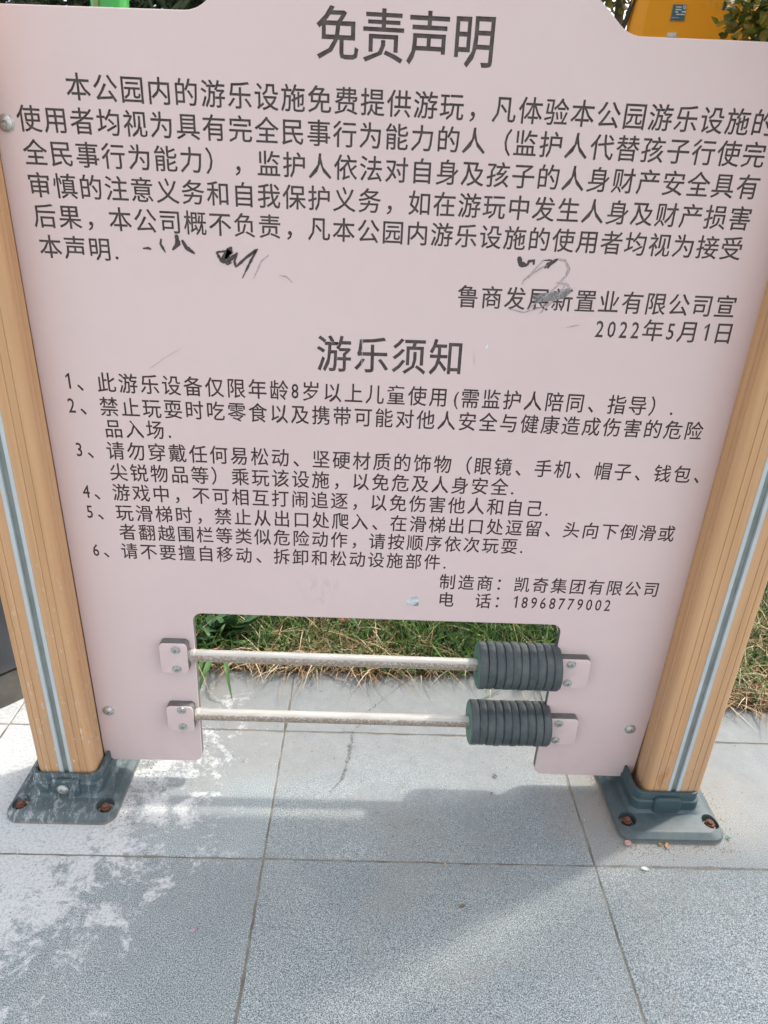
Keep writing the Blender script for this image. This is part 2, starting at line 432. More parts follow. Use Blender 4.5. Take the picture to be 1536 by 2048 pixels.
LINES = [
    ("免责声明", (675.5, 69), (948.5, 84), .5, 3.5, 1.06, .99),
    ("　　本公园内的游乐设施免费提供游玩，凡体验本公园游乐设施的", (156, 174.5), (1476, 244.5), 2.5, 27.5, .96, .95),
    ("使用者均视为具有完全民事行为能力的人（监护人代替孩子行使完", (58, 238), (1508, 311), .5, 28.5, .96, .95),
    ("全民事行为能力），监护人依法对自身及孩子的人身财产安全具有", (70.5, 306), (1496, 375), .5, 28.5, .96, .95),
    ("审慎的注意义务和自我保护义务，如在游玩中发生人身及财产损害", (79, 371), (1480, 438), .5, 28.5, .96, .95),
    ("后果，本公司概不负责，凡本公园内游乐设施的使用者均视为接受", (89.5, 432.5), (1463, 498), .5, 28.5, .96, .95),
    ("本声明.", (101, 494), (199.5, 499), .5, 2.5, .96, .95),
    ("鲁商发展新置业有限公司宣", (936, 594), (1451, 614), .5, 11.5, .98, .94),
    ("2022年5月1日", (1199.5, 658), (1447, 667), .25, 5.5, .96, .92),
    ("游乐须知", (668, 709), (893, 716.5), .5, 3.5, 1.02, .96),
    ("1、此游乐设备仅限年龄8岁以上儿童使用(需监护人陪同、指导）.", (212.5, 766), (1275.5, 812), 2, 27, 1.0, .91),
    ("2、禁止玩耍时吃零食以及携带可能对他人安全与健康造成伤害的危险", (218, 814), (1387.5, 862.5), 2, 30, 1.0, .91),
    ("   品入场.", (227, 858), (310.5, 860.5), 2, 4, 1.0, .91),
    ("3、请勿穿戴任何易松动、坚硬材质的饰物（眼镜、手机、帽子、钱包、", (231, 902), (1364.5, 949.5), 2, 30, 1.0, .91),
    ("   尖锐物品等）乘玩该设施，以免危及人身安全.", (237.5, 945), (999, 974.5), 2, 21, 1.0, .91),
    ("4、游戏中，不可相互打闹追逐，以免伤害他人和自己.", (242.5, 985.5), (1068.5, 1017.5), 2, 23, 1.0, .91),
    ("5、玩滑梯时，禁止从出口处爬入、在滑梯出口处逗留、头向下倒滑或", (249, 1026), (1333, 1068), 2, 30, 1.0, .91),
    ("   者翻越围栏等类似危险动作，请按顺序依次玩耍.", (255.5, 1064.5), (1018.5, 1093), 2, 22, 1.0, .91),
    ("6、请不要擅自移动、拆卸和松动设施部件.", (259, 1102.5), (864.5, 1124.5), 2, 18, 1.0, .91),
    ("制造商：凯奇集团有限公司", (895, 1164), (1302.5, 1179.5), .5, 11.5, 1.0, .90),
    ("电　话：18968779002", (892, 1199.5), (1215, 1211), .5, 9.25, 1.0, .90),
]
def panel_front():
    V = []; E = []; owner = []              # outer loop first
    inner = inset_poly(outline, .0012)
    for p in inner: V.append(p); owner.append(-1)
    n = len(inner); E += [(i, (i + 1) % n) for i in range(n)]
    # extra interior points keep the sheet's triangles reasonable
    for gx in np.linspace(-.5, .5, 12):
        for gz in (.1, .25, .45, .6, .75, .9, 1.05, 1.2, 1.3, 1.45):
            pass
    for li, (s, a, b, ea, eb, ky, kx) in enumerate(LINES):
        A = Vector(PX(*a)); B = Vector(PX(*b)); d = B - A; pitch = d.length / (eb - ea); ux = d.normalized(); uy = Vector((-ux.y, ux.x))
        em = 0.0
        for ch in s:
            half = ord(ch) < 256; adv = .5 if half else 1.0
            if ch not in ' 　':
                P, ED = glyph(ch)
                sx = pitch * kx; sy = pitch * ky
                cx = em + adv / 2
                if half:
                    w0, w1 = P[:, 0].min(), P[:, 0].max()
                    if ch == '.': ox = w0 - .10 + adv / 2 - (.0); px = (P[:, 0] - w0) * 1.0 - .15
                    elif ch == '(': px = (P[:, 0] - (w0 + w1) / 2) * .9 + .1
                    else: px = (P[:, 0] - (w0 + w1) / 2) * (.80 if ch != '1' else 1.)
                    py = (P[:, 1] - EMC) * (1.0 if ch not in '(' else .9)
                    if ch.isdigit(): py = P[:, 1] * 1.0 - .345
                else:
                    px = P[:, 0] - .5; py = P[:, 1] - EMC
                    if ch in '，、': py = (P[:, 1] - EMC); px = px + .06
                base = len(V)
                O = A + ux * ((cx - ea) * pitch)
                for qx, qy in zip(px * sx, py * sy):
                    V.append((O.x + ux.x * qx + uy.x * qy, O.y + ux.y * qx + uy.y * qy)); owner.append(li)
                E += [(base + i, base + j) for i, j in ED]
            em += adv
    return V, E, owner
V, E, owner = panel_front()
cv, ce, cf, ov, oe, of = delaunay_2d_cdt([Vector(v) for v in V], E, [], 0, 1e-7)
cons = {tuple(sorted(ce[i])) for i, src in enumerate(oe) if src}
# even-odd flood from the hull
adj = {}
for fi, f in enumerate(cf):
    for a, b in zip(f, f[1:] + f[:1]): adj.setdefault((min(a, b), max(a, b)), []).append(fi)
nE = len(E)
par = [None] * len(cf); stack = []
outer_edges = {tuple(sorted(ce[i])) for i, src in enumerate(oe) if any(s < len(outline) for s in src)}
cent = [((cv[f[0]] + cv[f[1]] + cv[f[2]]) / 3) for f in cf]
for e, fs in adj.items():
    if len(fs) == 1:
        p = 1 if e in cons else 0
        if par[fs[0]] is None: par[fs[0]] = p; stack.append(fs[0])
while stack:
    fi = stack.pop(); f = cf[fi]
    for a, b in zip(f, f[1:] + f[:1]):
        e = (min(a, b), max(a, b)); fs = adj[e]
        for g in fs:
            if g != fi and par[g] is None:
                par[g] = par[fi] ^ (1 if e in cons else 0); stack.append(g)
# par 1 = sheet surface ; par 0 inside outline = groove floor ; outside outline dropped
own = {}
for i, src in enumerate(ov):
    if src: own[i] = owner[src[0]]
def inside_any(f):
    o = [own.get(i, -2) for i in f]; return max(o)
skinF = [tuple(f) for f, p in zip(cf, par) if p == 1]
floorF = [(tuple(f), inside_any(f)) for f, p in zip(cf, par) if p == 0]
floorF = [(f, li) for f, li in floorF if li >= 0]
TH = .015; DEP = .0016
pv = [(v.x, 0.0, v.y) for v in cv]
def orient(f, s=-1):
    a, b, c = (Vector(pv[i]) for i in f); n = (b - a).cross(c - a); return f if n.y * s > 0 else f[::-1]
VV = list(pv); FF = [orient(f) for f in skinF]; MI = [0] * len(FF)
idx2 = {}
def deep(i):
    if i not in idx2: idx2[i] = len(VV); VV.append((pv[i][0], DEP, pv[i][2]))
    return idx2[i]
floorset = set()
skin_edges = {}
for f in skinF:
    for a, b in zip(f, f[1:] + f[:1]): skin_edges[(min(a, b), max(a, b))] = 1
for f, li in floorF:
    for a, b in zip(f, f[1:] + f[:1]):
        if (min(a, b), max(a, b)) in skin_edges:
            FF.append((a, b, deep(b), deep(a))); MI.append(1)
# rim, edge and back of the sheet
rings = [(inset_poly(outline, .0012), 0.0), (inset_poly(outline, .0004), .0004), (outline, .0013), (outline, TH - .0013), (inset_poly(outline, .0012), TH)]
n = len(outline); base = len(VV)
for pl, yy in rings: VV += [(x, yy, z) for x, z in pl]
for k in range(len(rings) - 1):
    for i in range(n):
        a = base + k * n + i; b = base + k * n + (i + 1) % n; FF.append((a, b, b + n, a + n)); MI.append(0 if k < 1 or k == 3 else (0 if k == 1 else 2))
FF.append(tuple(base + 4 * n + i for i in range(n))); MI.append(0)
me = bpy.data.meshes.new('panel'); me.from_pydata(VV, [], FF); 
for m in (M['panel'], M['groovewall'], M['core']): me.materials.append(m)
me.polygons.foreach_set('material_index', MI); me.update()
panel = link('panel', me, None, sign)
for li, L in enumerate(LINES):
    fs = [orient(f) for f, k in floorF if k == li]
    if not fs: continue
    used = sorted({i for f in fs for i in f}); rm = {u: i for i, u in enumerate(used)}
    lm = mesh('lettering', [(pv[i][0], DEP + .0001, pv[i][2]) for i in used], [tuple(rm[i] for i in f) for f in fs])
    link('lettering', lm, M['groove' if li < 10 else 'groovesmall'], panel, kind='stuff', label='engraved line reading ' + L[0].replace('　', ' ').strip())
print('panel tris', len(skinF), 'floor', len(floorF))

# --- marker scribbles and scratches, thin ink lying on the sheet
def ribbon(name, strokes, mat, y=-.0004):
    V, F = [], []
    for pts, w in strokes:
        # densify with slight jitter so that the line has a hand-drawn edge
        P = [Vector(PX(*p)) for p in pts]; Q = []
        for a, b in zip(P, P[1:]):
            k = max(2, int((b - a).length / .003))
            Q += [a.lerp(b, i / k) for i in range(k)]
        Q.append(P[-1]); m = len(Q); b0 = len(V)
        for i, q in enumerate(Q):
            t = (Q[min(i + 1, m - 1)] - Q[max(i - 1, 0)]); t = t.normalized() if t.length > 1e-9 else Vector((1, 0))
            nrm = Vector((-t.y, t.x)); ww = 1.45 * w * (.35 + .65 * sin(pi * min(1, (i + .6) / m * 1.1)) ** .5 if m > 2 else 1) * random.uniform(.7, 1.25) / 2
            for s in (-1, 1): V.append((q.x + nrm.x * ww * s, y, q.y + nrm.y * ww * s))
        for i in range(m - 1):
            a = b0 + 2 * i; F.append((a, a + 1, a + 3, a + 2))
        y -= .00003
    return link(name, mesh(name, V, F), mat, panel, kind='stuff')
z1 = lambda pts: [(x / 2, y / 2) for x, y in pts]
z2 = lambda pts: [(768 + x / 2, y / 2) for x, y in pts]
z4 = lambda pts: [(768 + x / 2, 500 + y / 2) for x, y in pts]
mm = .001
ribbon('marker_scribble', [
    (z1([(572, 994), (592, 992), (606, 997)]), 2.2 * mm), (z1([(645, 955), (642, 975), (662, 1010)]), 2.6 * mm),
    (z1([(705, 938), (712, 975), (690, 1000)]), 4.5 * mm), (z1([(728, 960), (745, 990), (780, 1015)]), 4 * mm),
    (z1([(866, 1008), (880, 1034), (886, 1050)]), 2.6 * mm), (z1([(866, 1008), (905, 1005), (930, 992)]), 2 * mm),
    (z1([(885, 1048), (905, 1020), (925, 995), (905, 1030), (935, 1035)]), 6 * mm), (z1([(890, 1050), (915, 1045), (930, 1030), (950, 1010)]), 3.6 * mm),
    (z1([(880, 1035), (910, 1058), (928, 1050)]), 1.6 * mm), (z1([(950, 1012), (938, 1045), (944, 1068), (985, 1030), (1028, 998), (1000, 1050), (970, 1112)]), 2.6 * mm)], M['ink'])
ribbon('marker_scribble', [
    (z2([(540, 1026), (546, 1056), (572, 1062)]), 5 * mm), (z2([(572, 1062), (580, 1045), (600, 1042), (598, 1060)]), 3.6 * mm),
    (z2([(640, 1070), (665, 1055), (695, 1036)]), 4.5 * mm), (z2([(655, 1075), (670, 1040), (632, 1042)]), 1.6 * mm)], M['ink'])
ribbon('faded_scribble', [
    (z1([(1075, 1020), (1045, 1045), (1015, 1115)]), 1.2 * mm), (z1([(1118, 1102), (1145, 1106), (1170, 1130)]), 1.3 * mm),
    (z2([(690, 1036), (725, 1042), (740, 1075), (728, 1105), (700, 1130)]), 2.4 * mm),
    (z2([(650, 1060), (600, 1090), (560, 1120), (552, 1137)]), 2.2 * mm), (z2([(640, 1040), (600, 1080), (575, 1110)]), 1.2 * mm),
    (z4([(690, 130), (735, 140), (745, 165), (700, 160)]), 2.0 * mm), (z4([(500, 235), (560, 250), (620, 232), (650, 215)]), 1.4 * mm),
    (z4([(620, 255), (700, 180), (730, 130)]), 1.8 * mm), (z4([(570, 240), (640, 190), (720, 120)]), 1.3 * mm),
    (z4([(730, 310), (780, 300)]), .9 * mm)], M['faint'])
sm = []
for k in range(15):
    a = random.uniform(-12, 12); b = random.uniform(-16, 16)
    sm.append((z4([(610 + b, 190 + a + k), (660 + b, 180 + a + k * 1.2), (720 + b, 172 + a + k), (750 + b * .5, 158 + a)]), random.uniform(.7, 1.9) * mm))
ribbon('smudge', sm, M['smudge'])
ribbon('scratch', [([(300, 737), (330, 715), (362, 697)], .8 * mm), ([(724, 675), (725, 700), (723, 735)], .8 * mm), ([(948, 705), (949, 730)], .7 * mm)], M['scratch'])
def patch(name, pts, mat, y=-.0006):
    P = [PX(*p) for p in pts]
    return link(name, mesh(name, [(x, y, z) for x, z in P] + [(x, 0.0, z) for x, z in P],
                [tuple(range(len(P)))] + [(i, (i + 1) % len(P), len(P) + (i + 1) % len(P), len(P) + i) for i in range(len(P))]), mat, panel)
patch('sticker_remnant', [(812, 1200), (820, 1194), (833, 1192), (837, 1197), (836, 1210), (824, 1211), (814, 1209)], M['sticker'])
patch('sticker_remnant', [(826, 1211.5), (836.5, 1203), (837, 1211)], M['channel'], -.0009)
patch('paint_chip', [(970, 697), (973, 686), (976, 685), (978, 690), (973, 699)], M['sticker'], -.0007)

# --- button-head screws
def screw_mesh(r, dome=.45, torx=False):
    bm = bmesh.new(); m = Matrix.Rotation(R(90), 4, 'X')     # local z -> -y
    lathe(bm, [(r * 1.18, 0), (r * 1.18, r * .12), (r, r * .16), (r * .96, r * .3), (r * .8, r * dome), (r * .55, r * (dome + .12)), (r * .36, r * (dome + .14)),
               (r * .34, r * (dome - .25)), (r * .05, r * (dome - .28))], 22, m)
    return bm_mesh('screw', bm, 35)
def recess_mesh(r, h):
    bm = bmesh.new(); m = Matrix.Rotation(R(90), 4, 'X'); lathe(bm, [(r, h), (r, h + .0002)], 6, m); return bm_mesh('hex_recess', bm)
sm_big = screw_mesh(.0092); sm_blk = screw_mesh(.0072, .30)
for s in (sm_big, sm_blk): s.materials.append(M['steel'])
rec_big = recess_mesh(.0030, .0022); rec_blk = recess_mesh(.0025, .0006)
for s in (rec_big, rec_blk): s.materials.append(M['steeldark'])
def put_screw(x, z, y, big, parent, pl=(0, 0, 0)):
    return link('screw', sm_big if big else sm_blk, None, parent, (x - pl[0], y - pl[1], z - pl[2]))
for u, w in ((13, 246), (217, 1421), (1260, 1458)):
    x, z = PX(u, w); put_screw(x, z, 0, True, panel)
put_screw(.527, 1.1507, 0, True, panel)

# --- mounting blocks
def block(u0, u1, w0, w1, screws, lab):
    yf = -.0175
    x0, zt = PX(u0, w0, yf); x1, zb = PX(u1, w1, yf)
    b = bmesh.new(); rr = lambda k: rrect(x0 + k, x1 - k, zb + k, zt - k, .0085, 6)
    loft(b, [[(x, y, z) for x, z in rr(k)] for k, y in ((0, -.0002), (0, yf + .0022))], True, True)
    bm_ = bm_mesh('mounting_block', b, 30); o = link('mounting_block', bm_, M['core'], sign, label=lab)
    b = bmesh.new()
    loft(b, [[(x, y, z) for x, z in rrect(x0 + k, x1 - k, zb + k, zt - k, .0085, 6)] for k, y in ((.0003, yf + .0021), (.0003, yf + .0009), (.0008, yf + .0003), (.0014, yf))], True, True)
    link('pink_face', bm_mesh('pink_face', b, 20), M['panel'], o)
    for u, w in screws:
        x, z = PX(u, w, yf); link('screw', sm_blk, None, o, (x, yf, z))
    return x0, x1, zb, zt
BL = [block(316, 378.5, 1287, 1348, ((351, 1300), (354, 1338)), 'upper left block holding the rail end'),
      block(331, 390, 1413, 1463.5, ((363, 1420), (366, 1453)), 'lower left block holding the rail end'),
      block(1117, 1172.5, 1319, 1377.5, ((1143, 1329), (1135, 1366)), 'upper right block beside the rings'),
      block(1094, 1148.5, 1438, 1490.5, ((1118, 1447), (1111, 1480)), 'lower right block beside the rings')]

# --- counting rails with sliding rings
def rail(a, b, ring_u0, ring_u1, rr_px, lab):
    yc = -.004
    xa, za = PX(*a, yc); xb, zb = PX(*b, yc); A = Vector((xa, yc, za)); B = Vector((xb, yc, zb)); d = (B - A).normalized()
    q = d.to_track_quat('Z', 'Y').to_matrix().to_4x4(); r = .0112
    A2 = A - d * .012; L = (Vector((.329, yc, B.z)) - A2).length
    bm = bmesh.new(); lathe(bm, [(r, 0), (r, L)], 32, Matrix.Translation(A2) @ q)
    o = link('rail', bm_mesh('rail', bm, 30), M['rail'], sign, label=lab)
    # end collar
    bm = bmesh.new(); lathe(bm, [(r + .0006, 0), (r + .0012, .001), (r + .0012, .007), (r + .0002, .009)], 32, Matrix.Translation(A2 + d * .010) @ q)
    link('collar', bm_mesh('collar', bm, 30), M['rail'], o)
    t0 = (Vector((PX(ring_u0[0], ring_u0[1], yc)[0], yc, PX(ring_u0[0], ring_u0[1], yc)[1])) - A).dot(d)
    t1 = (Vector((PX(ring_u1[0], ring_u1[1], yc)[0], yc, PX(ring_u1[0], ring_u1[1], yc)[1])) - A).dot(d)
    n = 10; w = (t1 - t0) / n; RR = rr_px
    bm = bmesh.new()
    prof = [(r + .0016, .0), (RR - .0022, .0), (RR - .0006, .0006), (RR, .0020), (RR, w - .0036), (RR - .0008, w - .0022), (RR - .0019, w - .0012), (RR - .0021, w), (r + .0016, w)]
    rings = [[Vector((p[0] * cos(2 * pi * i / 48), p[0] * sin(2 * pi * i / 48), p[1])) for i in range(48)] for p in prof]
    loft(bm, rings + [rings[0]], False, False); bmesh.ops.remove_doubles(bm, verts=bm.verts, dist=1e-6)
    rm_ = bm_mesh('counting_ring', bm, 30); rm_.materials.append(M['rubber'])
    for k in range(n):
        P = A + d * (t0 + w * k)
        c = link('counting_ring', rm_, None, o)
        c.matrix_local = Matrix.Translation(P + Vector((0, random.uniform(-.0006, .0006), random.uniform(-.0008, .0004)))) @ q @ Matrix.Rotation(R(random.uniform(-1.3, 1.3)), 4, 'X') @ Matrix.Rotation(R(random.uniform(-1.3, 1.3)), 4, 'Y') @ Matrix.Rotation(random.uniform(0, 6), 4, 'Z')
    bm = bmesh.new(); P = A + d * (t0 - .0004)
    rings = [[Vector((p * cos(2 * pi * i / 48), p * sin(2 * pi * i / 48), h)) for i in range(48)] for p, h in ((RR - .0028, .0003), (RR - .0032, -.0006), (r + .0022, -.0006), (r + .0022, .0003))]
    loft(bm, rings, False, False); c = link('end_face', bm_mesh('end_face', bm), M['rubber_end'], o); c.matrix_local = Matrix.Translation(P) @ q
rail((384, 1310.5), (950, 1329), (954.5, 1329), (1113, 1339), .0435, 'upper rail carrying ten dark rings')
rail((394, 1428), (934, 1443), (938, 1443), (1092, 1455), .0425, 'lower rail carrying ten dark rings')

# --- posts
PXL, PXR = -.5840, .5822
def post(cx, cy, ztop, zcol, lab, half, name_extra=None):
    h = half; r = .013; w = .0009; dg = .0011
    side = []
    def add(x, y): side.append((x, y))
    n = 6
    for i in range(n + 1):
        a = R(225 + 45 * i / n); add(-h + r + r * cos(a), -h + r + r * sin(a))
    for g in (-.0395, -.0275):
        add(g - w, -h); add(g - w * .5, -h + dg); add(g + w * .5, -h + dg); add(g + w, -h)
    add(-.0124, -h); add(-.0124, -h + .006); add(.0124, -h + .006); add(.0124, -h)
    for g in (.0275, .0395):
        add(g - w, -h); add(g - w * .5, -h + dg); add(g + w * .5, -h + dg); add(g + w, -h)
    for i in range(n):
        a = R(270 + 45 * i / n); add(h - r + r * cos(a), -h + r + r * sin(a))
    pts = []
    for k in range(4):
        c_, s_ = cos(k * pi / 2), sin(k * pi / 2)
        pts += [(x * c_ - y * s_, x * s_ + y * c_) for x, y in side]
    bm = bmesh.new(); loft(bm, [[(x, y, z) for x, y in pts] for z in (.02, .5, 1.0, ztop)])
    p = link('post', bm_mesh('post', bm, 25), M['wood'], sign, (cx, cy, 0), label=lab)
    for k in range(4):
        for s in ((-1, 1) if k == 0 else ()):
            bm = bmesh.new(); xa, xb = sorted((s * .0054, s * .0122))
            loft(bm, [[(xa, -h + .0058, z), (xb, -h + .0058, z), (xb, -h + .0001, z), (xb - .0003, -h - .0006, z), (xa + .0003, -h - .0006, z), (xa, -h + .0001, z)] for z in (.022, ztop - .001)])
            t = link('trim_strip', bm_mesh('trim_strip', bm), M['trim'], p); t.rotation_euler.z = k * pi / 2
        if k % 2: continue
        bm = bmesh.new(); loft(bm, [[(-.0053, -h + .0059, z), (.0053, -h + .0059, z), (.0053, -h + .0042, z), (-.0053, -h + .0042, z)] for z in (.022, ztop - .001)])
        t = link('channel_strip', bm_mesh('channel_strip', bm), M['channel'], p); t.rotation_euler.z = k * pi / 2
    bm = bmesh.new(); loft(bm, [[(x, y, z) for x, y in rrect(-h - k, h + k, -h - k, h + k, .014)] for k, z in ((.004, ztop), (.004, ztop + .02), (-.004, ztop + .028))])
    link('post_cap', bm_mesh('post_cap', bm, 30), M['base'], p)
    return p
post(PXL, .000, 1.68, .06, 'left post with white paint splashes near its foot', .0548)
post(PXR, -.006, 1.68, .06, 'clean right post', .0560)

# --- cast bases
def make_base(cx, cy, y_front, zc, bolts, boss_screw, lab, w2=.102):
    bm = bmesh.new()
    d2 = cy - y_front
    def rr(k, r=.026): return rrect(-w2 + k, w2 - k, -d2 + k, d2 - k, r)
    levels = [(0, 0), (0, .008), (.0012, .0105), (.004, .012), (.011, .0155), (.013, .0165), (.016, .017)]
    ringv = [[(x, y, z) for x, y in rr(k)] for k, z in levels]
    ringv.append([(x * .62, y * .62, .020) for x, y in rr(.016)])
    loft(bm, ringv)
    me = bm_mesh('post_base', bm, 30)
    o = link('post_base', me, M['base'], sign, (cx, cy, 0), label=lab)
    # bolt wells cut through the plate
    cuts = bmesh.new(); wells = []
    for (u, w) in bolts:
        x, y = GR(u, w, .014); wells.append((x - cx, y - cy))
    for (u, w) in bolts:
        x, y = GR(u, w, .014); wells.append((x - cx, -(y - cy)))
    for x, y in wells: lathe(cuts, [(.0165, -.01), (.0165, .05)], 28, Matrix.Translation((x, y, 0)))
    cm = bm_mesh('cut', cuts); co = bpy.data.objects.new('cut', cm); COL.objects.link(co); co.location = (cx, cy, 0)
    md = o.modifiers.new('b', 'BOOLEAN'); md.operation = 'DIFFERENCE'; md.object = co; md.solver = 'EXACT'
    bpy.context.view_layer.update(); dg = bpy.context.evaluated_depsgraph_get()
    nm = bpy.data.meshes.new_from_object(o.evaluated_get(dg)); o.modifiers.clear(); o.data = nm
    bpy.data.objects.remove(co)
    nm.polygons.foreach_set('use_smooth', [True] * len(nm.polygons)); nm.set_sharp_from_angle(angle=R(30))
    # anchor bolts
    for x, y in wells:
        b = bmesh.new(); T = Matrix.Translation((x + random.uniform(-.002, .002), y + random.uniform(-.003, .001), 0)) @ Matrix.Rotation(random.uniform(0, 2), 4, 'Z')
        lathe(b, [(.0128, .0005), (.0128, .003), (.0120, .0036)], 26, T); wm = bm_mesh('washer', b, 30)
        b = bmesh.new(); lathe(b, [(.0098, .0034), (.0098, .0120), (.0088, .0134)], 6, T); lathe(b, [(.0055, .0133), (.0055, .0172), (.0042, .0182)], 16, T)
        a = link('anchor_bolt', bm_mesh('anchor_bolt', b, 30), M['rust'], o); link('washer', wm, M['washer'], a)
    # collar round the post
    b = bmesh.new()
    def cr(hh, r=.017): return rrect(-hh, hh, -hh, hh, r, 8)
    prof = [(.0745, .0185), (.0690, .0215), (.0672, .024), (.0668, zc - .021), (.0655, zc - .0190), (.0640, zc - .0182), (.0636, zc - .002), (.0628, zc - .0004), (.0612, zc), (.0588, zc), (.0580, zc - .002), (.0580, .03)]
    loft(b, [[(x, y, z) for x, y in cr(hh)] for hh, z in prof], False, False)
    link('collar', bm_mesh('collar', b, 30), M['base'], o)
    # moulded boss on the front of the collar
    b = bmesh.new()
    def boss(xw, y, z0, z1): return [(x, y, z) for x, z in rrect(-xw, xw, z0, z1, min(.010, xw * .6), 6)]
    loft(b, [boss(.0270, -.0660, .016, zc - .008), boss(.0262, -.0700, .016, zc - .0085), boss(.0245, -.0716, .017, zc - .0105), boss(.0225, -.0722, .018, zc - .013)], False, True)
    link('boss', bm_mesh('boss', b, 35), M['base'], o)
    if boss_screw: link('screw', sm_big, None, o, (-.004, -.0722, zc - .029))
make_base(PXL, 0, -.118, .068, ((43, 1606), (211, 1612)), True, 'left base splashed with white paint')
make_base(PXR - .012, -.006, -.131, .064, ((1254, 1640), (1420, 1645)), False, 'right base, darker and cleaner')

# ================================================================== BACKGROUND THINGS
M['orange'] = None
def m_orange():
    t = NT('orange_painted_steel'); p = t.pos()
    c = t.mix(t.ramp(t.noise(t.pos((1, 1, .3)), 3, 4), [(.3, 0.), (.75, 1.)]), (.82, .33, .012), (.68, .25, .010))
    c = t.mix(t.ramp(t.noise(p, 14, 6, .7), [(.58, 0.), (.72, .35)]), c, (.40, .17, .03))
    return t.out(c, .5, spec=.3)
M['orange'] = m_orange()
def leafmat(name, c1, c2, rough=.5, trans=.25):
    t = NT(name); at = t.n('ShaderNodeAttribute', attribute_name='tint')
    col = t.mix(at.outputs['Fac'], c1, c2); t.out(col, rough, spec=.35)
    tr = t.n('ShaderNodeBsdfTranslucent'); t.l(col, tr.inputs[0]); mx = t.n('ShaderNodeMixShader'); mx.inputs[0].default_value = trans
    t.l(t.b.outputs[0], mx.inputs[1]); t.l(tr.outputs[0], mx.inputs[2]); t.l(mx.outputs[0], t.t.nodes['Material Output'].inputs[0])
    return t.m
M['leaf_dark'] = leafmat('dark_foliage', (.035, .075, .022), (.10, .15, .05))
M['leaf_yellow'] = leafmat('yellowgreen_foliage', (.07, .11, .02), (.36, .27, .05))
M['leaf_hedge'] = leafmat('hedge_foliage', (.03, .055, .02), (.20, .23, .14))
M['grass'] = leafmat('grass_blades', (.014, .058, .012), (.17, .29, .07))
M['straw'] = leafmat('dry_straw', (.30, .18, .08), (.74, .62, .43), .7, .15)
M['weed'] = leafmat('weed_leaf', (.035, .085, .035), (.08, .16, .07), .4, .15)
M['reed'] = leafmat('broad_grass_leaf', (.07, .16, .05), (.13, .25, .09), .45, .25)
M['bark'] = m_simple('bark', (.16, .12, .085), .9, scale=30, col2=(.08, .06, .045), bump=.6)
def tint(me, vals, per):
    a = me.attributes.new('tint', 'FLOAT', 'POINT'); a.data.foreach_set('value', np.repeat(vals, per)[:len(me.vertices)])

# orange cabinet
cab = empty('orange_cabinet', (1.10, 1.5, 0), label='tall orange metal cabinet with a grey notice plate behind the top right of the board', category='cabinet')
yF = 1.5
xs0 = PX(1250, 34, yF)[0]; xs1 = PX(1272, 34, yF)[0]
XR = PX(1506, 30, 1.47)[0] - 1.10
def cabbody():
    xl = xs0 - 1.10; k = PX(1252, 0, yF)[0]; 
    s = .022
    def prof(z):                     # left edge leans a little outwards towards the ground
        o = (1.6 - z) * .04
        return [(-.30, .30), (xl + .012 - o, -.0), (xl + .020 - o * 2.2, -.006), (xl + .055 - o, -.030), (XR, -.030), (XR + .03, .0), (XR + .02, .30)]
    bm = bmesh.new(); loft(bm, [[(x, y, z) for x, y in prof(z)] for z in (0, .7, 1.4, 1.8, 2.05)]); return bm_mesh('body', bm, 25)
body = link('body', cabbody(), M['orange'], cab)
bm = bmesh.new()
a0 = PX(1269, 0, yF - .008); a1 = PX(1246, 64, yF - .008)
a0 = (a0[0] - 1.10, a0[1]); a1 = (a1[0] - 1.10, a1[1]); sl = (a1[0] - a0[0]) / (a1[1] - a0[1])
def seam_x(z): return a0[0] + (z - a0[1]) * sl
loft(bm, [[(seam_x(z) - .0018, -.014, z), (seam_x(z) + .0018, -.014, z), (seam_x(z) + .0018, .03, z), (seam_x(z) - .0018, .03, z)] for z in (1.2, 2.0)])
link('seam_strip', bm_mesh('seam_strip', bm), m_simple('dark_seam', (.035, .022, .008), .9), body)
bm = bmesh.new(); loft(bm, [[(x, y, z) for x, y in rrect(-.37, .03, -.04, .30, .03)] for z in (2.05, 2.09)]); link('top_cap', bm_mesh('top_cap', bm, 30), M['orange'], cab)
def quad_plate(name, pts, mat, parent, y, th=.002):
    P = [PX(u, w, y) for u, w in pts]
    V = [(x - 1.10, y - 1.5, z) for x, z in P] + [(x - 1.10, y - 1.5 + th, z) for x, z in P]; n = len(P)
    return link(name, mesh(name, V, [tuple(range(n))] + [(i, (i + 1) % n, n + (i + 1) % n, n + i) for i in range(n)]), mat, parent)
M['platefr'] = m_simple('plate_frame', (.33, .27, .14), .5)
M['platein'] = m_simple('plate_face', (.085, .14, .16), .4)
M['platewh'] = m_simple('plate_print', (.62, .66, .66), .5)
yq = 1.5 - .032
z8 = lambda pts: [(1180 + x / 4.315, y / 4.315) for x, y in pts]
pl = quad_plate('notice_plate', z8([(718, 34), (838, 38), (818, 182), (690, 180)]), M['platefr'], cab, yq)
quad_plate('plate_face', z8([(724, 40), (831, 44), (812, 174), (697, 172)]), M['platein'], pl, yq - .0012, .001)
for q in ([(744, 54), (792, 56), (791, 66), (742, 64)], [(740, 76), (790, 78), (788, 88), (738, 86)], [(736, 98), (762, 99), (760, 108), (734, 107)], [(792, 96), (828, 97), (826, 108), (790, 106)],
          [(746, 118), (820, 121), (818, 131), (744, 128)], [(706, 150), (770, 152), (769, 156), (705, 154)]):
    quad_plate('print_line', z8(q), M['platewh'], pl, yq - .0020, .0006)
cx_, cy_ = 817, 63
def ringpts(r0, r1, n=16):
    o = [(cx_ + r0 * cos(2 * pi * i / n), cy_ + r0 * 1.25 * sin(2 * pi * i / n)) for i in range(n)]; return o
quad_plate('no_entry_symbol', z8(ringpts(14, 0)), M['platewh'], pl, yq - .0020, .0006)
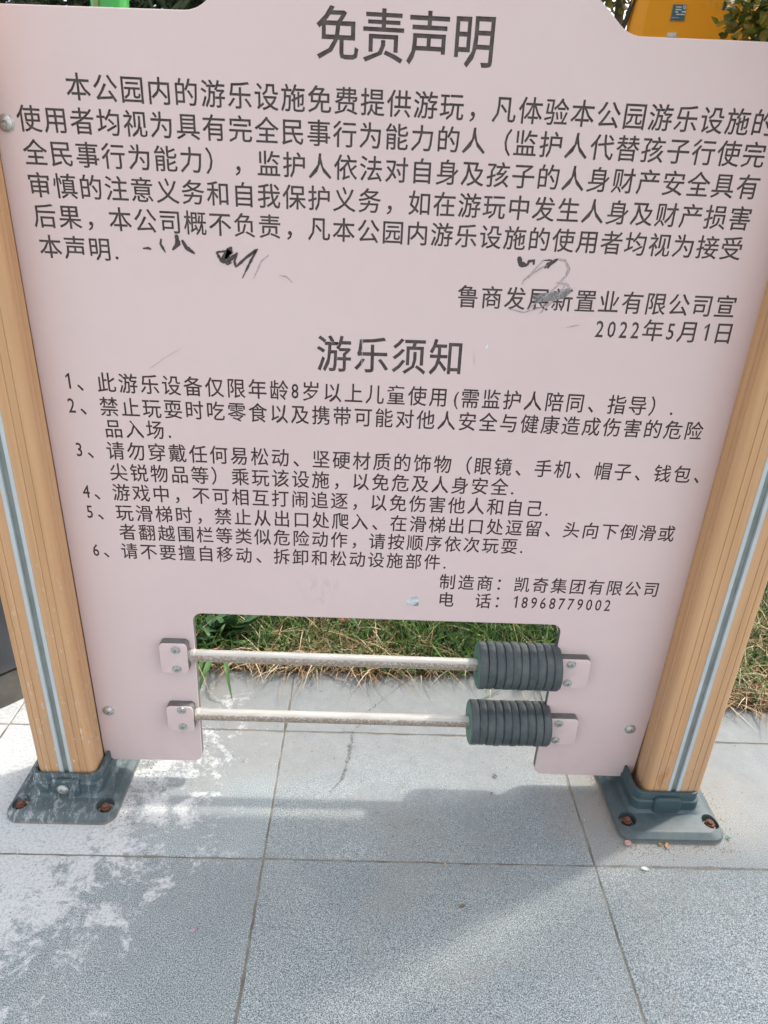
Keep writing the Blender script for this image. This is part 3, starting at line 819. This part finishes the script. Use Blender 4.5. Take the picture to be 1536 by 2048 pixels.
quad_plate('symbol_centre', z8(ringpts(9, 0)), M['platein'], pl, yq - .0024, .0003)
quad_plate('symbol_bar', z8([(807, 72), (824, 50), (828, 54), (811, 76)]), M['platewh'], pl, yq - .0028, .0003)
quad_plate('white_sticker', z8([(668, 284), (748, 280), (742, 318), (662, 316)]), M['platewh'], cab, yq)

# green play post, top left
gp = empty('green_play_post', (0, 0, 0), label='bright green plastic play post seen above the left end of the board', category='play post')
yg = 1.15; ga = PX(182, 2, yg)[0]; gb = PX(257, 8, yg)[0]; gc = (ga + gb) / 2; gr_ = (gb - ga) / 2
M['green'] = m_simple('bright_green_plastic', (.045, .36, .055), .3, scale=6, col2=(.04, .30, .05), spec=.5)
M['tanstripe'] = m_simple('worn_green_edge', (.22, .30, .06), .5)
bm = bmesh.new(); lathe(bm, [(gr_, 0), (gr_, 2.3), (gr_ * .8, 2.34), (gr_ * .3, 2.36)], 32, Matrix.Translation((gc, yg, 0))); link('shaft', bm_mesh('shaft', bm, 30), M['green'], gp)
bm = bmesh.new(); loft(bm, [[(gc - gr_ * .42 + dx, yg - gr_ * .93 + dy, z) for dx, dy in ((-.007, .0), (.007, -.006), (.007, .02), (-.007, .02))] for z in (0, 2.25)]); link('seam_strip', bm_mesh('seam_strip', bm), M['tanstripe'], gp)
for z in (.35, 1.1, 2.0):
    bm = bmesh.new(); lathe(bm, [(gr_ + .006, z), (gr_ + .008, z + .004), (gr_ + .008, z + .05), (gr_ + .006, z + .054)], 32, Matrix.Translation((gc, yg, 0))); link('clamp_band', bm_mesh('clamp_band', bm, 30), M['green'], gp)

# dark round planter at the left edge
def m_pl():
    t = NT('dark_grey_moulding'); p = t.pos(); x, y, z = t.sep(p)
    c = t.mix(t.ramp(t.noise(p, 9, 5), [(.3, 0.), (.7, 1.)]), (.055, .06, .068), (.085, .09, .098))
    c = t.mix(t.math('MULTIPLY', t.mapr(z, .12, .02), t.ramp(t.noise(p, 30, 4), [(.4, 0.), (.7, .7)])), c, (.17, .155, .135))
    return t.out(c, .4, spec=.4)
pc = (-1.055, .425)
plr = empty('planter', (pc[0], pc[1], 0), label='dark grey round planter with a recessed foot behind the left post', category='planter')
mpl = m_pl()
bm = bmesh.new(); lathe(bm, [(.30, .075), (.325, .088), (.336, .12), (.35, .42), (.372, .43), (.374, .47), (.35, .475), (.335, .47), (.325, .40)], 64, cap=False); link('tub', bm_mesh('tub', bm, 30), mpl, plr)
bm = bmesh.new(); lathe(bm, [(.325, .0), (.322, .08)], 64); link('foot', bm_mesh('foot', bm, 30), m_simple('foot_moulding', (.075, .068, .06), .7, scale=20, col2=(.13, .12, .10)), plr)
bm = bmesh.new(); lathe(bm, [(.05, .43), (.336, .425)], 40); link('soil', bm_mesh('soil', bm), M['soil'], plr)

# ---- foliage
def leaves(name, pts, size, mat, parent=None, aspect=2.2, droop=.3, fold=True, tb=None, **kw):
    n = len(pts); pts = np.asarray(pts); s = size * rng.uniform(.6, 1.25, n)
    d = rng.normal(size=(n, 3)); d[:, 2] = d[:, 2] * .6 - droop; d /= np.linalg.norm(d, axis=1)[:, None]
    q = rng.normal(size=(n, 3)); w = np.cross(d, q); w /= np.linalg.norm(w, axis=1)[:, None]; nn = np.cross(d, w)
    L = s[:, None]; W = L / aspect / 2
    v = np.stack([pts, pts + d * L * .35 + w * W, pts + d * L * .45 - nn * L * .06, pts + d * L * .35 - w * W, pts + d * L, pts + d * L * .7 + w * W * .7, pts + d * L * .7 - w * W * .7], 1).reshape(-1, 3)
    b = np.arange(n)[:, None] * 7
    f = np.concatenate([b + np.array([[0, 1, 2]]), b + np.array([[0, 2, 3]]), b + np.array([[2, 1, 5]]), b + np.array([[2, 5, 4]]), b + np.array([[2, 4, 6]]), b + np.array([[2, 6, 3]])])
    me = bpy.data.meshes.new(name); me.from_pydata(v.tolist(), [], f.tolist()); me.update()
    t = rng.uniform(0, 1, n) ** 1.5 if tb is None else tb
    tint(me, t, 7)
    return link(name, me, mat, parent, **kw)
def tube(bm, pts, radii, seg=8):
    rings = []
    P = [Vector(p) for p in pts]
    for i, p in enumerate(P):
        t = (P[min(i + 1, len(P) - 1)] - P[max(i - 1, 0)]).normalized(); a = t.orthogonal().normalized(); b = t.cross(a)
        if i == 0: a0 = a
        else: a = (a0 - t * a0.dot(t)).normalized(); a0 = a; b = t.cross(a)
        rings.append([p + (a * cos(2 * pi * k / seg) + b * sin(2 * pi * k / seg)) * radii[i] for k in range(seg)])
    loft(bm, rings)
def cluster(centres, n, spread):
    c = np.asarray(centres); i = rng.integers(0, len(c), n); return c[i] + rng.normal(size=(n, 3)) * spread
# left hedge/reeds behind the board
hd = empty('tall_hedge', (-1.3, 2.4, 0), label='dense dark hedge with pale narrow leaves seen above the left end of the board', category='hedge')
c = np.stack([rng.uniform(-2.6, .35, 260) + 1.3 - 0, rng.uniform(-.35, .5, 260), rng.uniform(.15, 2.75, 260)], 1)
c = np.concatenate([c, np.stack([rng.uniform(-1.6, 1.9, 260), rng.uniform(.5, 1.3, 260), rng.uniform(.4, 3.1, 260)], 1)])
leaves('foliage', cluster(c, 95000, .14), .095, M['leaf_hedge'], hd, aspect=4.5, droop=.6)
bm = bmesh.new()
for x in np.linspace(-1.2, 1.5, 9): tube(bm, [(x, .1, -.02), (x + .03, .1, 1.1), (x, .12, 2.1)], [.03, .022, .008])
link('stems', bm_mesh('stems', bm, 40), M['bark'], hd)
# shrub tree left of the cabinet
def tree(name, loc, trunk, branches, centres, n, spread, size, mat, label, cat, aspect=2.0):
    t = empty(name, loc, label=label, category=cat)
    bm = bmesh.new(); tube(bm, trunk[0], trunk[1], 12)
    for b_, r_ in branches: tube(bm, b_, r_, 8)
    link('trunk', bm_mesh('trunk', bm, 50), M['bark'], t)
    leaves('crown', cluster(centres, n, spread), size, mat, t, aspect=aspect)
    return t
def rc(n, x, y, z): return np.stack([rng.uniform(*x, n), rng.uniform(*y, n), rng.uniform(*z, n)], 1)
cs = np.concatenate([rc(60, (-.55, .28), (-.3, .4), (2.12, 3.0)), rc(9, (-.5, .3), (-.2, .2), (1.85, 2.1))])
tree('young_tree', (1.28, 3.4, 0), ([(0, .1, -.02), (.03, .1, 1.2), (-.05, .12, 2.3)], [.05, .04, .02]),
     [([(0, .1, 1.2), (-.3, .05, 1.9), (-.5, 0, 2.4)], [.02, .013, .006]), ([(0, .1, 1.4), (.25, .05, 2.0), (.3, 0, 2.5)], [.02, .013, .006])],
     cs, 2600, .07, .06, M['leaf_yellow'], 'loose yellow-green young tree left of the orange cabinet', 'tree')
# tree at the right: branch hanging beside the cabinet
bx, bz = PX(1512, 25, 1.30)
cs = np.array([(*_p,) for _p in []]) if False else None
pts = []
for (u, w, yy) in ((1524, 6, 1.3), (1500, 18, 1.3), (1516, 30, 1.28), (1530, 55, 1.3), (1512, 62, 1.3), (1496, 4, 1.32), (1540, 30, 1.3), (1550, 60, 1.3), (1526, 76, 1.3), (1560, 10, 1.3), (1480, 14, 1.32), (1545, -30, 1.3), (1500, -35, 1.3), (1600, 20, 1.35), (1620, 80, 1.4)):
    x, z = PX(u, w, yy); pts.append((x - 1.75, yy - 1.55, z))
far = rc(60, (-.45, .7), (-.3, .5), (1.75, 2.7))
ctr = np.concatenate([np.repeat(np.array(pts), 3, 0), far])
tree('garden_tree', (1.75, 1.55, 0), ([(0, 0, -.02), (.02, 0, .9), (-.03, .02, 1.9), (0, 0, 2.5)], [.06, .05, .03, .01]),
     [([(0, 0, 1.0), (-.35, -.12, 1.42), (-.68, -.24, 1.62)], [.022, .014, .005]), ([(0, 0, 1.4), (.3, .1, 2.0), (.5, .2, 2.4)], [.02, .012, .005])],
     ctr, 1300, .045, .040, M['leaf_yellow'], 'small tree with yellow-green leaves hanging over the right of the orange cabinet', 'tree', 1.7)
# unseen tree added at the right, its crown shaped to shade the near pavement
def shade_tree():
    lx, ly = 2.35, -.55
    t = empty('unseen_shade_tree', (lx, ly, 0), label='unseen leafy tree added to the right, crown shaped to shade the near slabs', category='tree')
    bm = bmesh.new(); tube(bm, [(0, 0, -.03), (.03, 0, 1.0), (-.02, 0, 2.0), (-.1, 0, 3.0)], [.09, .07, .055, .03], 14)
    for b_ in ([(0, 0, 1.7), (-.45, .2, 2.2), (-1.0, .45, 2.55)], [(0, 0, 1.9), (-.5, -.4, 2.4), (-1.0, -.7, 2.7)], [(0, 0, 2.0), (.4, .3, 2.5), (.8, .3, 2.8)], [(0, 0, 2.2), (-.2, .5, 2.6), (-.5, .8, 2.9)]):
        tube(bm, b_, [.035, .024, .010])
    link('trunk', bm_mesh('trunk', bm, 50), M['bark'], t)
    P = []
    while len(P) < 10500:
        x = rng.uniform(-.4, 3.4); y = rng.uniform(-2.2, .9); z = rng.uniform(1.35, 2.6)
        L = z / SUN.z; gx, gy = x - SUN.x * L, y - SUN.y * L            # where this leaf's shade lands
        e = -.136 + (gx - .60) * .485 if gx < .6 else -.136 - (gx - .6) * .12
        near = gy < e - .034 - abs(rng.normal()) * .010
        beyond = gx < -.13 - abs(rng.normal()) * .03 and gy < -.37 and z > 1.75  # extra leaves added only to darken the lower left pavement
        if (near or beyond) and -.85 < gx < 1.25 and gy > -.68:
            if True: P.append((x - lx, y - ly, z))
    leaves('crown', np.array(P), .075, M['leaf_dark'], t, aspect=1.6)
shade_tree()

# ---- grass
def blades(name, base, h, w, lean, mat, kind, label, segs=4, tvals=None, flat=False):
    n = len(base); az = rng.uniform(0, 2 * pi, n); ln = np.abs(rng.normal(lean, lean * .5, n))
    H = h * (.4 + .75 * rng.uniform(0, 1, n) + .9 * rng.uniform(0, 1, n) ** 7); d = np.stack([np.cos(az), np.sin(az), 0 * az], 1); s = np.stack([-np.sin(az), np.cos(az), 0 * az], 1)
    wob = rng.normal(0, .25, n)
    V = []
    for k in range(segs + 1):
        t = k / segs
        out = ln * t ** 1.6; up = t * np.cos(np.clip(ln, 0, 1.5) * t * .75)
        if flat: up = .12 * np.sin(pi * t) + .03 + .1 * t * rng.uniform(0, 1, n)
        P = base + d * (H * out)[:, None] + s * (H * wob * t * t)[:, None] + np.stack([0 * az, 0 * az, H * up], 1)
        ww = w * (1 - t ** 2) * .5 + .0001
        V.append(P + s * ww); V.append(P - s * ww)
    V = np.stack(V, 1).reshape(-1, 3); m = 2 * (segs + 1); b = np.arange(n)[:, None] * m
    F = np.concatenate([b + np.array([[2 * k, 2 * k + 1, 2 * k + 3, 2 * k + 2]]) for k in range(segs)])
    me = bpy.data.meshes.new(name); me.vertices.add(len(V)); me.vertices.foreach_set('co', V.ravel())
    me.loops.add(F.size); me.loops.foreach_set('vertex_index', F.ravel()); me.polygons.add(len(F))
    me.polygons.foreach_set('loop_start', np.arange(0, F.size, 4)); me.polygons.foreach_set('loop_total', np.full(len(F), 4)); me.update(); me.validate()
    tv = rng.uniform(0, 1, n) ** 1.6 if tvals is None else tvals
    tint(me, tv, m)
    return link(name, me, mat, kind=kind, label=label)
def nz(x, y): return .5 + .25 * np.sin(x * 9 + 1.3 * np.sin(y * 7)) + .25 * np.sin(y * 13 + x * 5 + 2)
def scatter(n, x0, x1, d0, d1, prob):
    x = rng.uniform(x0, x1, n * 3); dd = rng.uniform(d0, d1, n * 3)
    ok = rng.uniform(0, 1, n * 3) < prob(x, dd); x = x[ok][:n]; dd = dd[ok][:n]
    y = np.array([edge_y(float(a)) for a in x]) + dd
    return np.stack([x, y, .004 + np.minimum(dd, .2) * .05], 1)
def lush(x, d):                       # where the lawn is green; the rest is dry
    g = np.interp(x, [-3, -.5, -.3, -.15, .05, .16, .45, .6, .85, 1.1, 3], [.8, 1.0, .8, .42, .6, 1.2, 1.3, .8, .30, .35, .8])
    return np.clip(g * (.55 + .7 * nz(x, d)) * np.interp(d, [0, .06, .15, .5], [.35, .7, 1.2, 1.8]), 0, 1)
gA = scatter(24000, -.95, 1.25, .0, .5, lush)
gB = scatter(20000, -2.8, 3.0, .0, 2.6, lambda x, d: lush(x, d))
blades('grass', gA, .070, .0046, .8, M['grass'], 'stuff', 'short green lawn grass behind the board')
blades('grass', gB, .075, .004, .6, M['grass'], 'stuff', 'lawn grass farther back and to the sides', 3)
sA = scatter(3800, -.95, 1.3, -.004, .45, lambda x, d: np.clip(1.1 - lush(x, d), .12, 1))
blades('dry_grass', sA, .06, .0030, .9, M['straw'], 'stuff', 'dry straw-coloured grass along the pavement edge', 4, flat=True)
sB = scatter(7500, -.95, 1.3, .0, .45, lambda x, d: np.clip(1.1 - lush(x, d), .1, 1))
blades('dry_grass', sB, .060, .0034, 1.1, M['straw'], 'stuff', 'upright dry grass stalks among the green', 4)
sC = scatter(5000, -2.8, 3.0, .0, 2.2, lambda x, d: np.clip(1.0 - lush(x, d), .1, 1))
blades('dry_grass', sC, .07, .003, .9, M['straw'], 'stuff', 'dry grass farther across the lawn', 3, flat=True)

# ---- individual plants
def leafblade(path, width, fold=.25, tval=.5, name='leaf', mat=None, parent=None, belly=.35, wav=0.):
    P = [Vector(p) for p in path]
    # resample with Catmull-Rom
    Q = []
    for i in range(len(P) - 1):
        p0 = P[max(i - 1, 0)]; p1 = P[i]; p2 = P[i + 1]; p3 = P[min(i + 2, len(P) - 1)]
        for k in range(5):
            t = k / 5; Q.append(.5 * ((2 * p1) + (-p0 + p2) * t + (2 * p0 - 5 * p1 + 4 * p2 - p3) * t * t + (-p0 + 3 * p1 - 3 * p2 + p3) * t ** 3))
    Q.append(P[-1]); V, F = [], []; m = len(Q)
    for i, q in enumerate(Q):
        t = i / (m - 1); tg = (Q[min(i + 1, m - 1)] - Q[max(i - 1, 0)]).normalized()
        s = tg.cross(Vector((0, 0, 1)));  s = s.normalized() if s.length > .05 else Vector((1, 0, 0))
        up = s.cross(tg).normalized()
        if t < belly: w = .25 + .75 * sin(pi / 2 * t / belly)
        else: w = cos(pi / 2 * ((t - belly) / (1 - belly))) ** .8
        w = max(w, .02) * width / 2; wv = wav * sin(t * 23) * width
        V += [q + s * w + up * (w * fold + wv), q, q - s * w + up * (w * fold - wv)]
    for i in range(m - 1):
        a = 3 * i; F += [(a, a + 1, a + 4, a + 3), (a + 1, a + 2, a + 5, a + 4)]
    me = mesh(name, V, F, 60); tint(me, np.full(len(V), tval), 1)
    return link(name, me, mat, parent)
def G3(u, w, z): x, y = GR(u, w, z); return (x, y, z)
weed = empty('broadleaf_weed', (0, 0, 0), label='dark green broadleaf weed in the upper left corner of the cutout', category='weed')
root = Vector(G3(455, 1268, .01))
for (tip, mid, wd, tv) in (
        ((512, 1232, .05), (490, 1246, .06), .034, .3), ((500, 1252, .035), (482, 1258, .05), .030, .8), ((470, 1226, .07), (462, 1240, .06), .028, .2), ((440, 1228, .06), (447, 1242, .06), .030, .5),
        ((415, 1232, .05), (432, 1248, .05), .032, .2), ((400, 1250, .04), (424, 1258, .05), .034, .4), ((392, 1276, .03), (420, 1272, .045), .026, .7), ((530, 1222, .05), (500, 1236, .07), .026, .9), ((480, 1292, .012), (470, 1280, .03), .036, .6), ((405, 1290, .02), (425, 1282, .04), .024, .3)):
    leafblade([root, G3(mid[0], mid[1], mid[2] * 1.5), G3(tip[0], tip[1], tip[2] * 1.7)], wd * 1.45, .2, tv, mat=M['weed'], parent=weed, wav=.06)
tuft = empty('grass_tuft', (0, 0, 0), label='tuft of long broad grass leaves arching under the upper rail over the slab', category='grass tuft')
r2 = Vector(G3(430, 1300, .0))
for pts, wd, tv in (
        ([(445, 1302, .05), (452, 1330, .07), (457, 1365, .045), (465, 1402, .004)], .011, .4), ([(428, 1305, .05), (415, 1335, .06), (402, 1368, .035), (396, 1395, .004)], .015, .7),
        ([(410, 1310, .04), (398, 1345, .05), (390, 1375, .03)], .012, .3), ([(465, 1285, .05), (495, 1288, .05), (520, 1300, .02)], .014, .6), ([(400, 1290, .05), (392, 1288, .04), (380, 1286, .03)], .010, .5),
        ([(455, 1270, .06), (480, 1262, .07), (505, 1270, .05)], .012, .8), ([(420, 1275, .07), (412, 1262, .08), (405, 1255, .08)], .010, .4), ([(440, 1270, .07), (446, 1255, .09), (452, 1246, .09)], .009, .9),
        ([(470, 1298, .03), (500, 1302, .03), (530, 1312, .01)], .010, .2), ([(408, 1298, .06), (396, 1308, .05), (388, 1322, .03)], .012, .9), ([(560, 1300, .03), (546, 1322, .02), (552, 1365, .003)], .004, 1.)):
    P0 = r2 if pts[0][0] < 540 else Vector(G3(540, 1300, .0))
    leafblade([P0] + [G3(*p) for p in pts], wd, .35, tv, mat=M['reed'], parent=tuft, belly=.3)
# scattered straw lying on the slabs
def stalk(name, pts, w, label, mat='straw', tv=.3):
    o = leafblade([G3(*p) for p in pts], w, .4, tv, name=name, mat=M[mat]); o['label'] = label; o['category'] = 'dry stalk'; return o
stalk('dry_stalk', [(630, 1333, .006), (660, 1350, .004), (694, 1366, .002)], .0035, 'long brown dry stalk on the slab below the upper rail')
stalk('dry_stalk', [(580, 1330, .01), (610, 1336, .006), (640, 1334, .004)], .0025, 'short pale stalk at the grass edge left of the long brown one', tv=.9)
stalk('dry_stalk', [(950, 1405, .002), (985, 1388, .006), (1020, 1372, .01)], .0022, 'thin grey-green stalk on the slab beside the lower rings', 'reed')
for k, (a, b, c_) in enumerate((((1000, 1395), (1012, 1385), (1030, 1378)), ((1045, 1372), (1050, 1392), (1062, 1408)), ((1075, 1376), (1085, 1395), (1090, 1412)))):
    pass
# ---- small fallen things
def fallen(name, u, w, L, W, ang, col, label, cat='fallen leaf', z=.002, curl=.25):
    x, y = GR(u, w, z); bm = bmesh.new(); N = 14; vs = []
    prof = [(-.5, .02), (-.35, .32), (-.12, .48), (.12, .46), (.32, .30), (.5, .03)]
    L3 = []
    for t, h in prof:
        L3.append([bm.verts.new((t * L, s * h * W, curl * W * (abs(s) * h + 1.2 * t * t) + .0012)) for s in (-1, 0, 1)])
    for a, b in zip(L3, L3[1:]):
        for i in range(2): bm.faces.new((a[i], b[i], b[i + 1], a[i + 1]))
    me = bm_mesh(name, bm, 60); md = m_simple(name + '_col', col, .7, scale=250, var=.4)
    o = link(name, me, md, None, (x, y, z), label=label, category=cat); o.rotation_euler = (random.uniform(-.1, .1), random.uniform(-.1, .1), ang)
    return o
fallen('fallen_petal', 1256, 1687, .014, .012, .4, (.66, .36, .33), 'pink petal at the front left corner of the right base', 'petal')
fallen('fallen_leaf', 1334, 1692, .013, .008, 1.3, (.48, .26, .11), 'small orange-brown leaf in front of the right base')
fallen('fallen_leaf', 1320, 1689, .008, .007, .2, (.28, .19, .04), 'tiny olive leaf just left of the orange-brown one')
fallen('paint_flake', 1290, 1738, .014, .007, -.2, (.70, .72, .72), 'white flake on the slab joint below the right base', 'flake')
fallen('fallen_petal', 387, 1861, .008, .006, .5, (.50, .30, .38), 'tiny mauve petal on the left foreground slab', 'petal')
fallen('fallen_leaf', 990, 1552, .014, .005, 2.2, (.14, .10, .045), 'narrow dark brown leaf on the pale slab left of the right leg')
fallen('fallen_leaf', 983, 1587, .006, .004, 1.0, (.14, .10, .05), 'tiny brown crumb of leaf below the narrow dark one')
fallen('fallen_leaf', 890, 1729, .012, .005, 1.4, (.46, .33, .18), 'tan leaf on the long joint in the middle')
fallen('fallen_leaf', 1456, 1676, .010, .006, -.8, (.05, .22, .13), 'green scrap at the front right corner of the right base')
fallen('fallen_leaf', 690, 1241, .034, .030, .2, (.42, .13, .07), 'red-brown dead leaf in the grass under the board edge', z=.045)
fallen('fallen_leaf', 924, 1813, .012, .006, .3, (.20, .15, .10), 'faint brown leaf crumb on the shaded middle slab')
fallen('fallen_leaf', 565, 1262, .015, .011, 1.5, (.5, .45, .38), 'pale dry leaf among the straw', z=.03)
fallen('green_leaf_scrap', 925, 1351, .024, .009, -.5, (.09, .33, .07), 'bright green leaf scrap at the grass edge left of the upper rings', z=.006)
fallen('paper_scrap', 868, 1346, .016, .009, .2, (.62, .63, .63), 'white paper scrap at the grass edge', 'paper scrap', z=.005)

# ---- grit and crumbs
def grit(name, pos, size, col, label):
    n = len(pos); V, F = [], []
    for i, (x, y) in enumerate(pos):
        s = size * random.uniform(.35, 1.3); b = len(V); a = random.uniform(0, 6)
        for k in range(4): V.append((x + s * cos(a + k * 1.57) * random.uniform(.6, 1), y + s * sin(a + k * 1.57) * random.uniform(.6, 1), .0003))
        V.append((x, y, .0003 + s * random.uniform(.5, .9)))
        for k in range(4): F.append((b + k, b + (k + 1) % 4, b + 4))
    link(name, mesh(name, V, F), m_simple(name + '_mat', col[0], .9, scale=300, col2=col[1]), kind='stuff', label=label)
pos = []
for _ in range(420):
    t = random.random(); bx0, bx1, by0 = .468, .672, -.133
    if t < .5: pos.append((random.uniform(bx0 - .01, bx1 + .02), by0 - abs(random.gauss(0, .012))))
    elif t < .75: pos.append((bx0 - .003 - abs(random.gauss(0, .010)), random.uniform(by0, .03)))
    else: pos.append((bx1 + .004 + abs(random.gauss(0, .010)), random.uniform(by0, .1)))
for _ in range(260):
    pos.append((-.475 + abs(random.gauss(0, .02)), random.uniform(-.12, .1)))
grit('grit', pos, .0016, ((.38, .31, .24), (.25, .20, .15)), 'sandy grit gathered round the base plates')
pos = [(random.uniform(-1.0, 1.1), random.uniform(-.15, .34)) for _ in range(420)] + [(random.uniform(-.8, .9), random.uniform(-.5, -.1)) for _ in range(60)]
grit('crumbs', pos, .0013, ((.08, .075, .07), (.16, .13, .10)), 'dark crumbs scattered over the slabs')
pos = [(random.gauss(-.45, .25), random.uniform(-.3, .25)) for _ in range(160)] + [(random.uniform(-.2, .9), random.uniform(-.1, .3)) for _ in range(70)]
grit('paint_crumbs', pos, .0016, ((.66, .66, .66), (.5, .48, .45)), 'white paint crumbs scattered near the left post')
pos = []
for _ in range(900):
    x = random.uniform(-.9, 1.2); pos.append((x, edge_y(x) - abs(random.gauss(0, .014)) + .006))
grit('soil_crumbs', pos, .0022, ((.17, .12, .08), (.32, .24, .16)), 'soil crumbs spilled along the grass edge')
# hairline crack through the middle slabs
def crack():
    pts = [(768, 1398), (752, 1412), (735, 1424), (712, 1432), (722, 1448), (706, 1462), (703, 1480), (699, 1500), (697, 1520), (690, 1540), (683, 1560), (672, 1572), (657, 1588)]
    P = [Vector((*GR(*p), 0)) for p in pts]; Q = []
    for a, b in zip(P, P[1:]):
        for k in range(7): q = a.lerp(b, k / 7); Q.append(q + Vector((random.gauss(0, .0016), random.gauss(0, .0008), 0)))
    V, F = [], []
    for i, q in enumerate(Q):
        w = (.0034 if 5 * 7 < i < 10 * 7 else .0016) * random.uniform(.3, 1.3); V += [(q.x - w, q.y, .0009), (q.x + w, q.y, .0009)]
    for i in range(len(Q) - 1):
        if random.random() < .82: F.append((2 * i, 2 * i + 1, 2 * i + 3, 2 * i + 2))
    link('crack', mesh('crack', V, F), m_simple('crack_grime', (.085, .09, .085), .9, scale=120, col2=(.22, .225, .22)), pav)
crack()
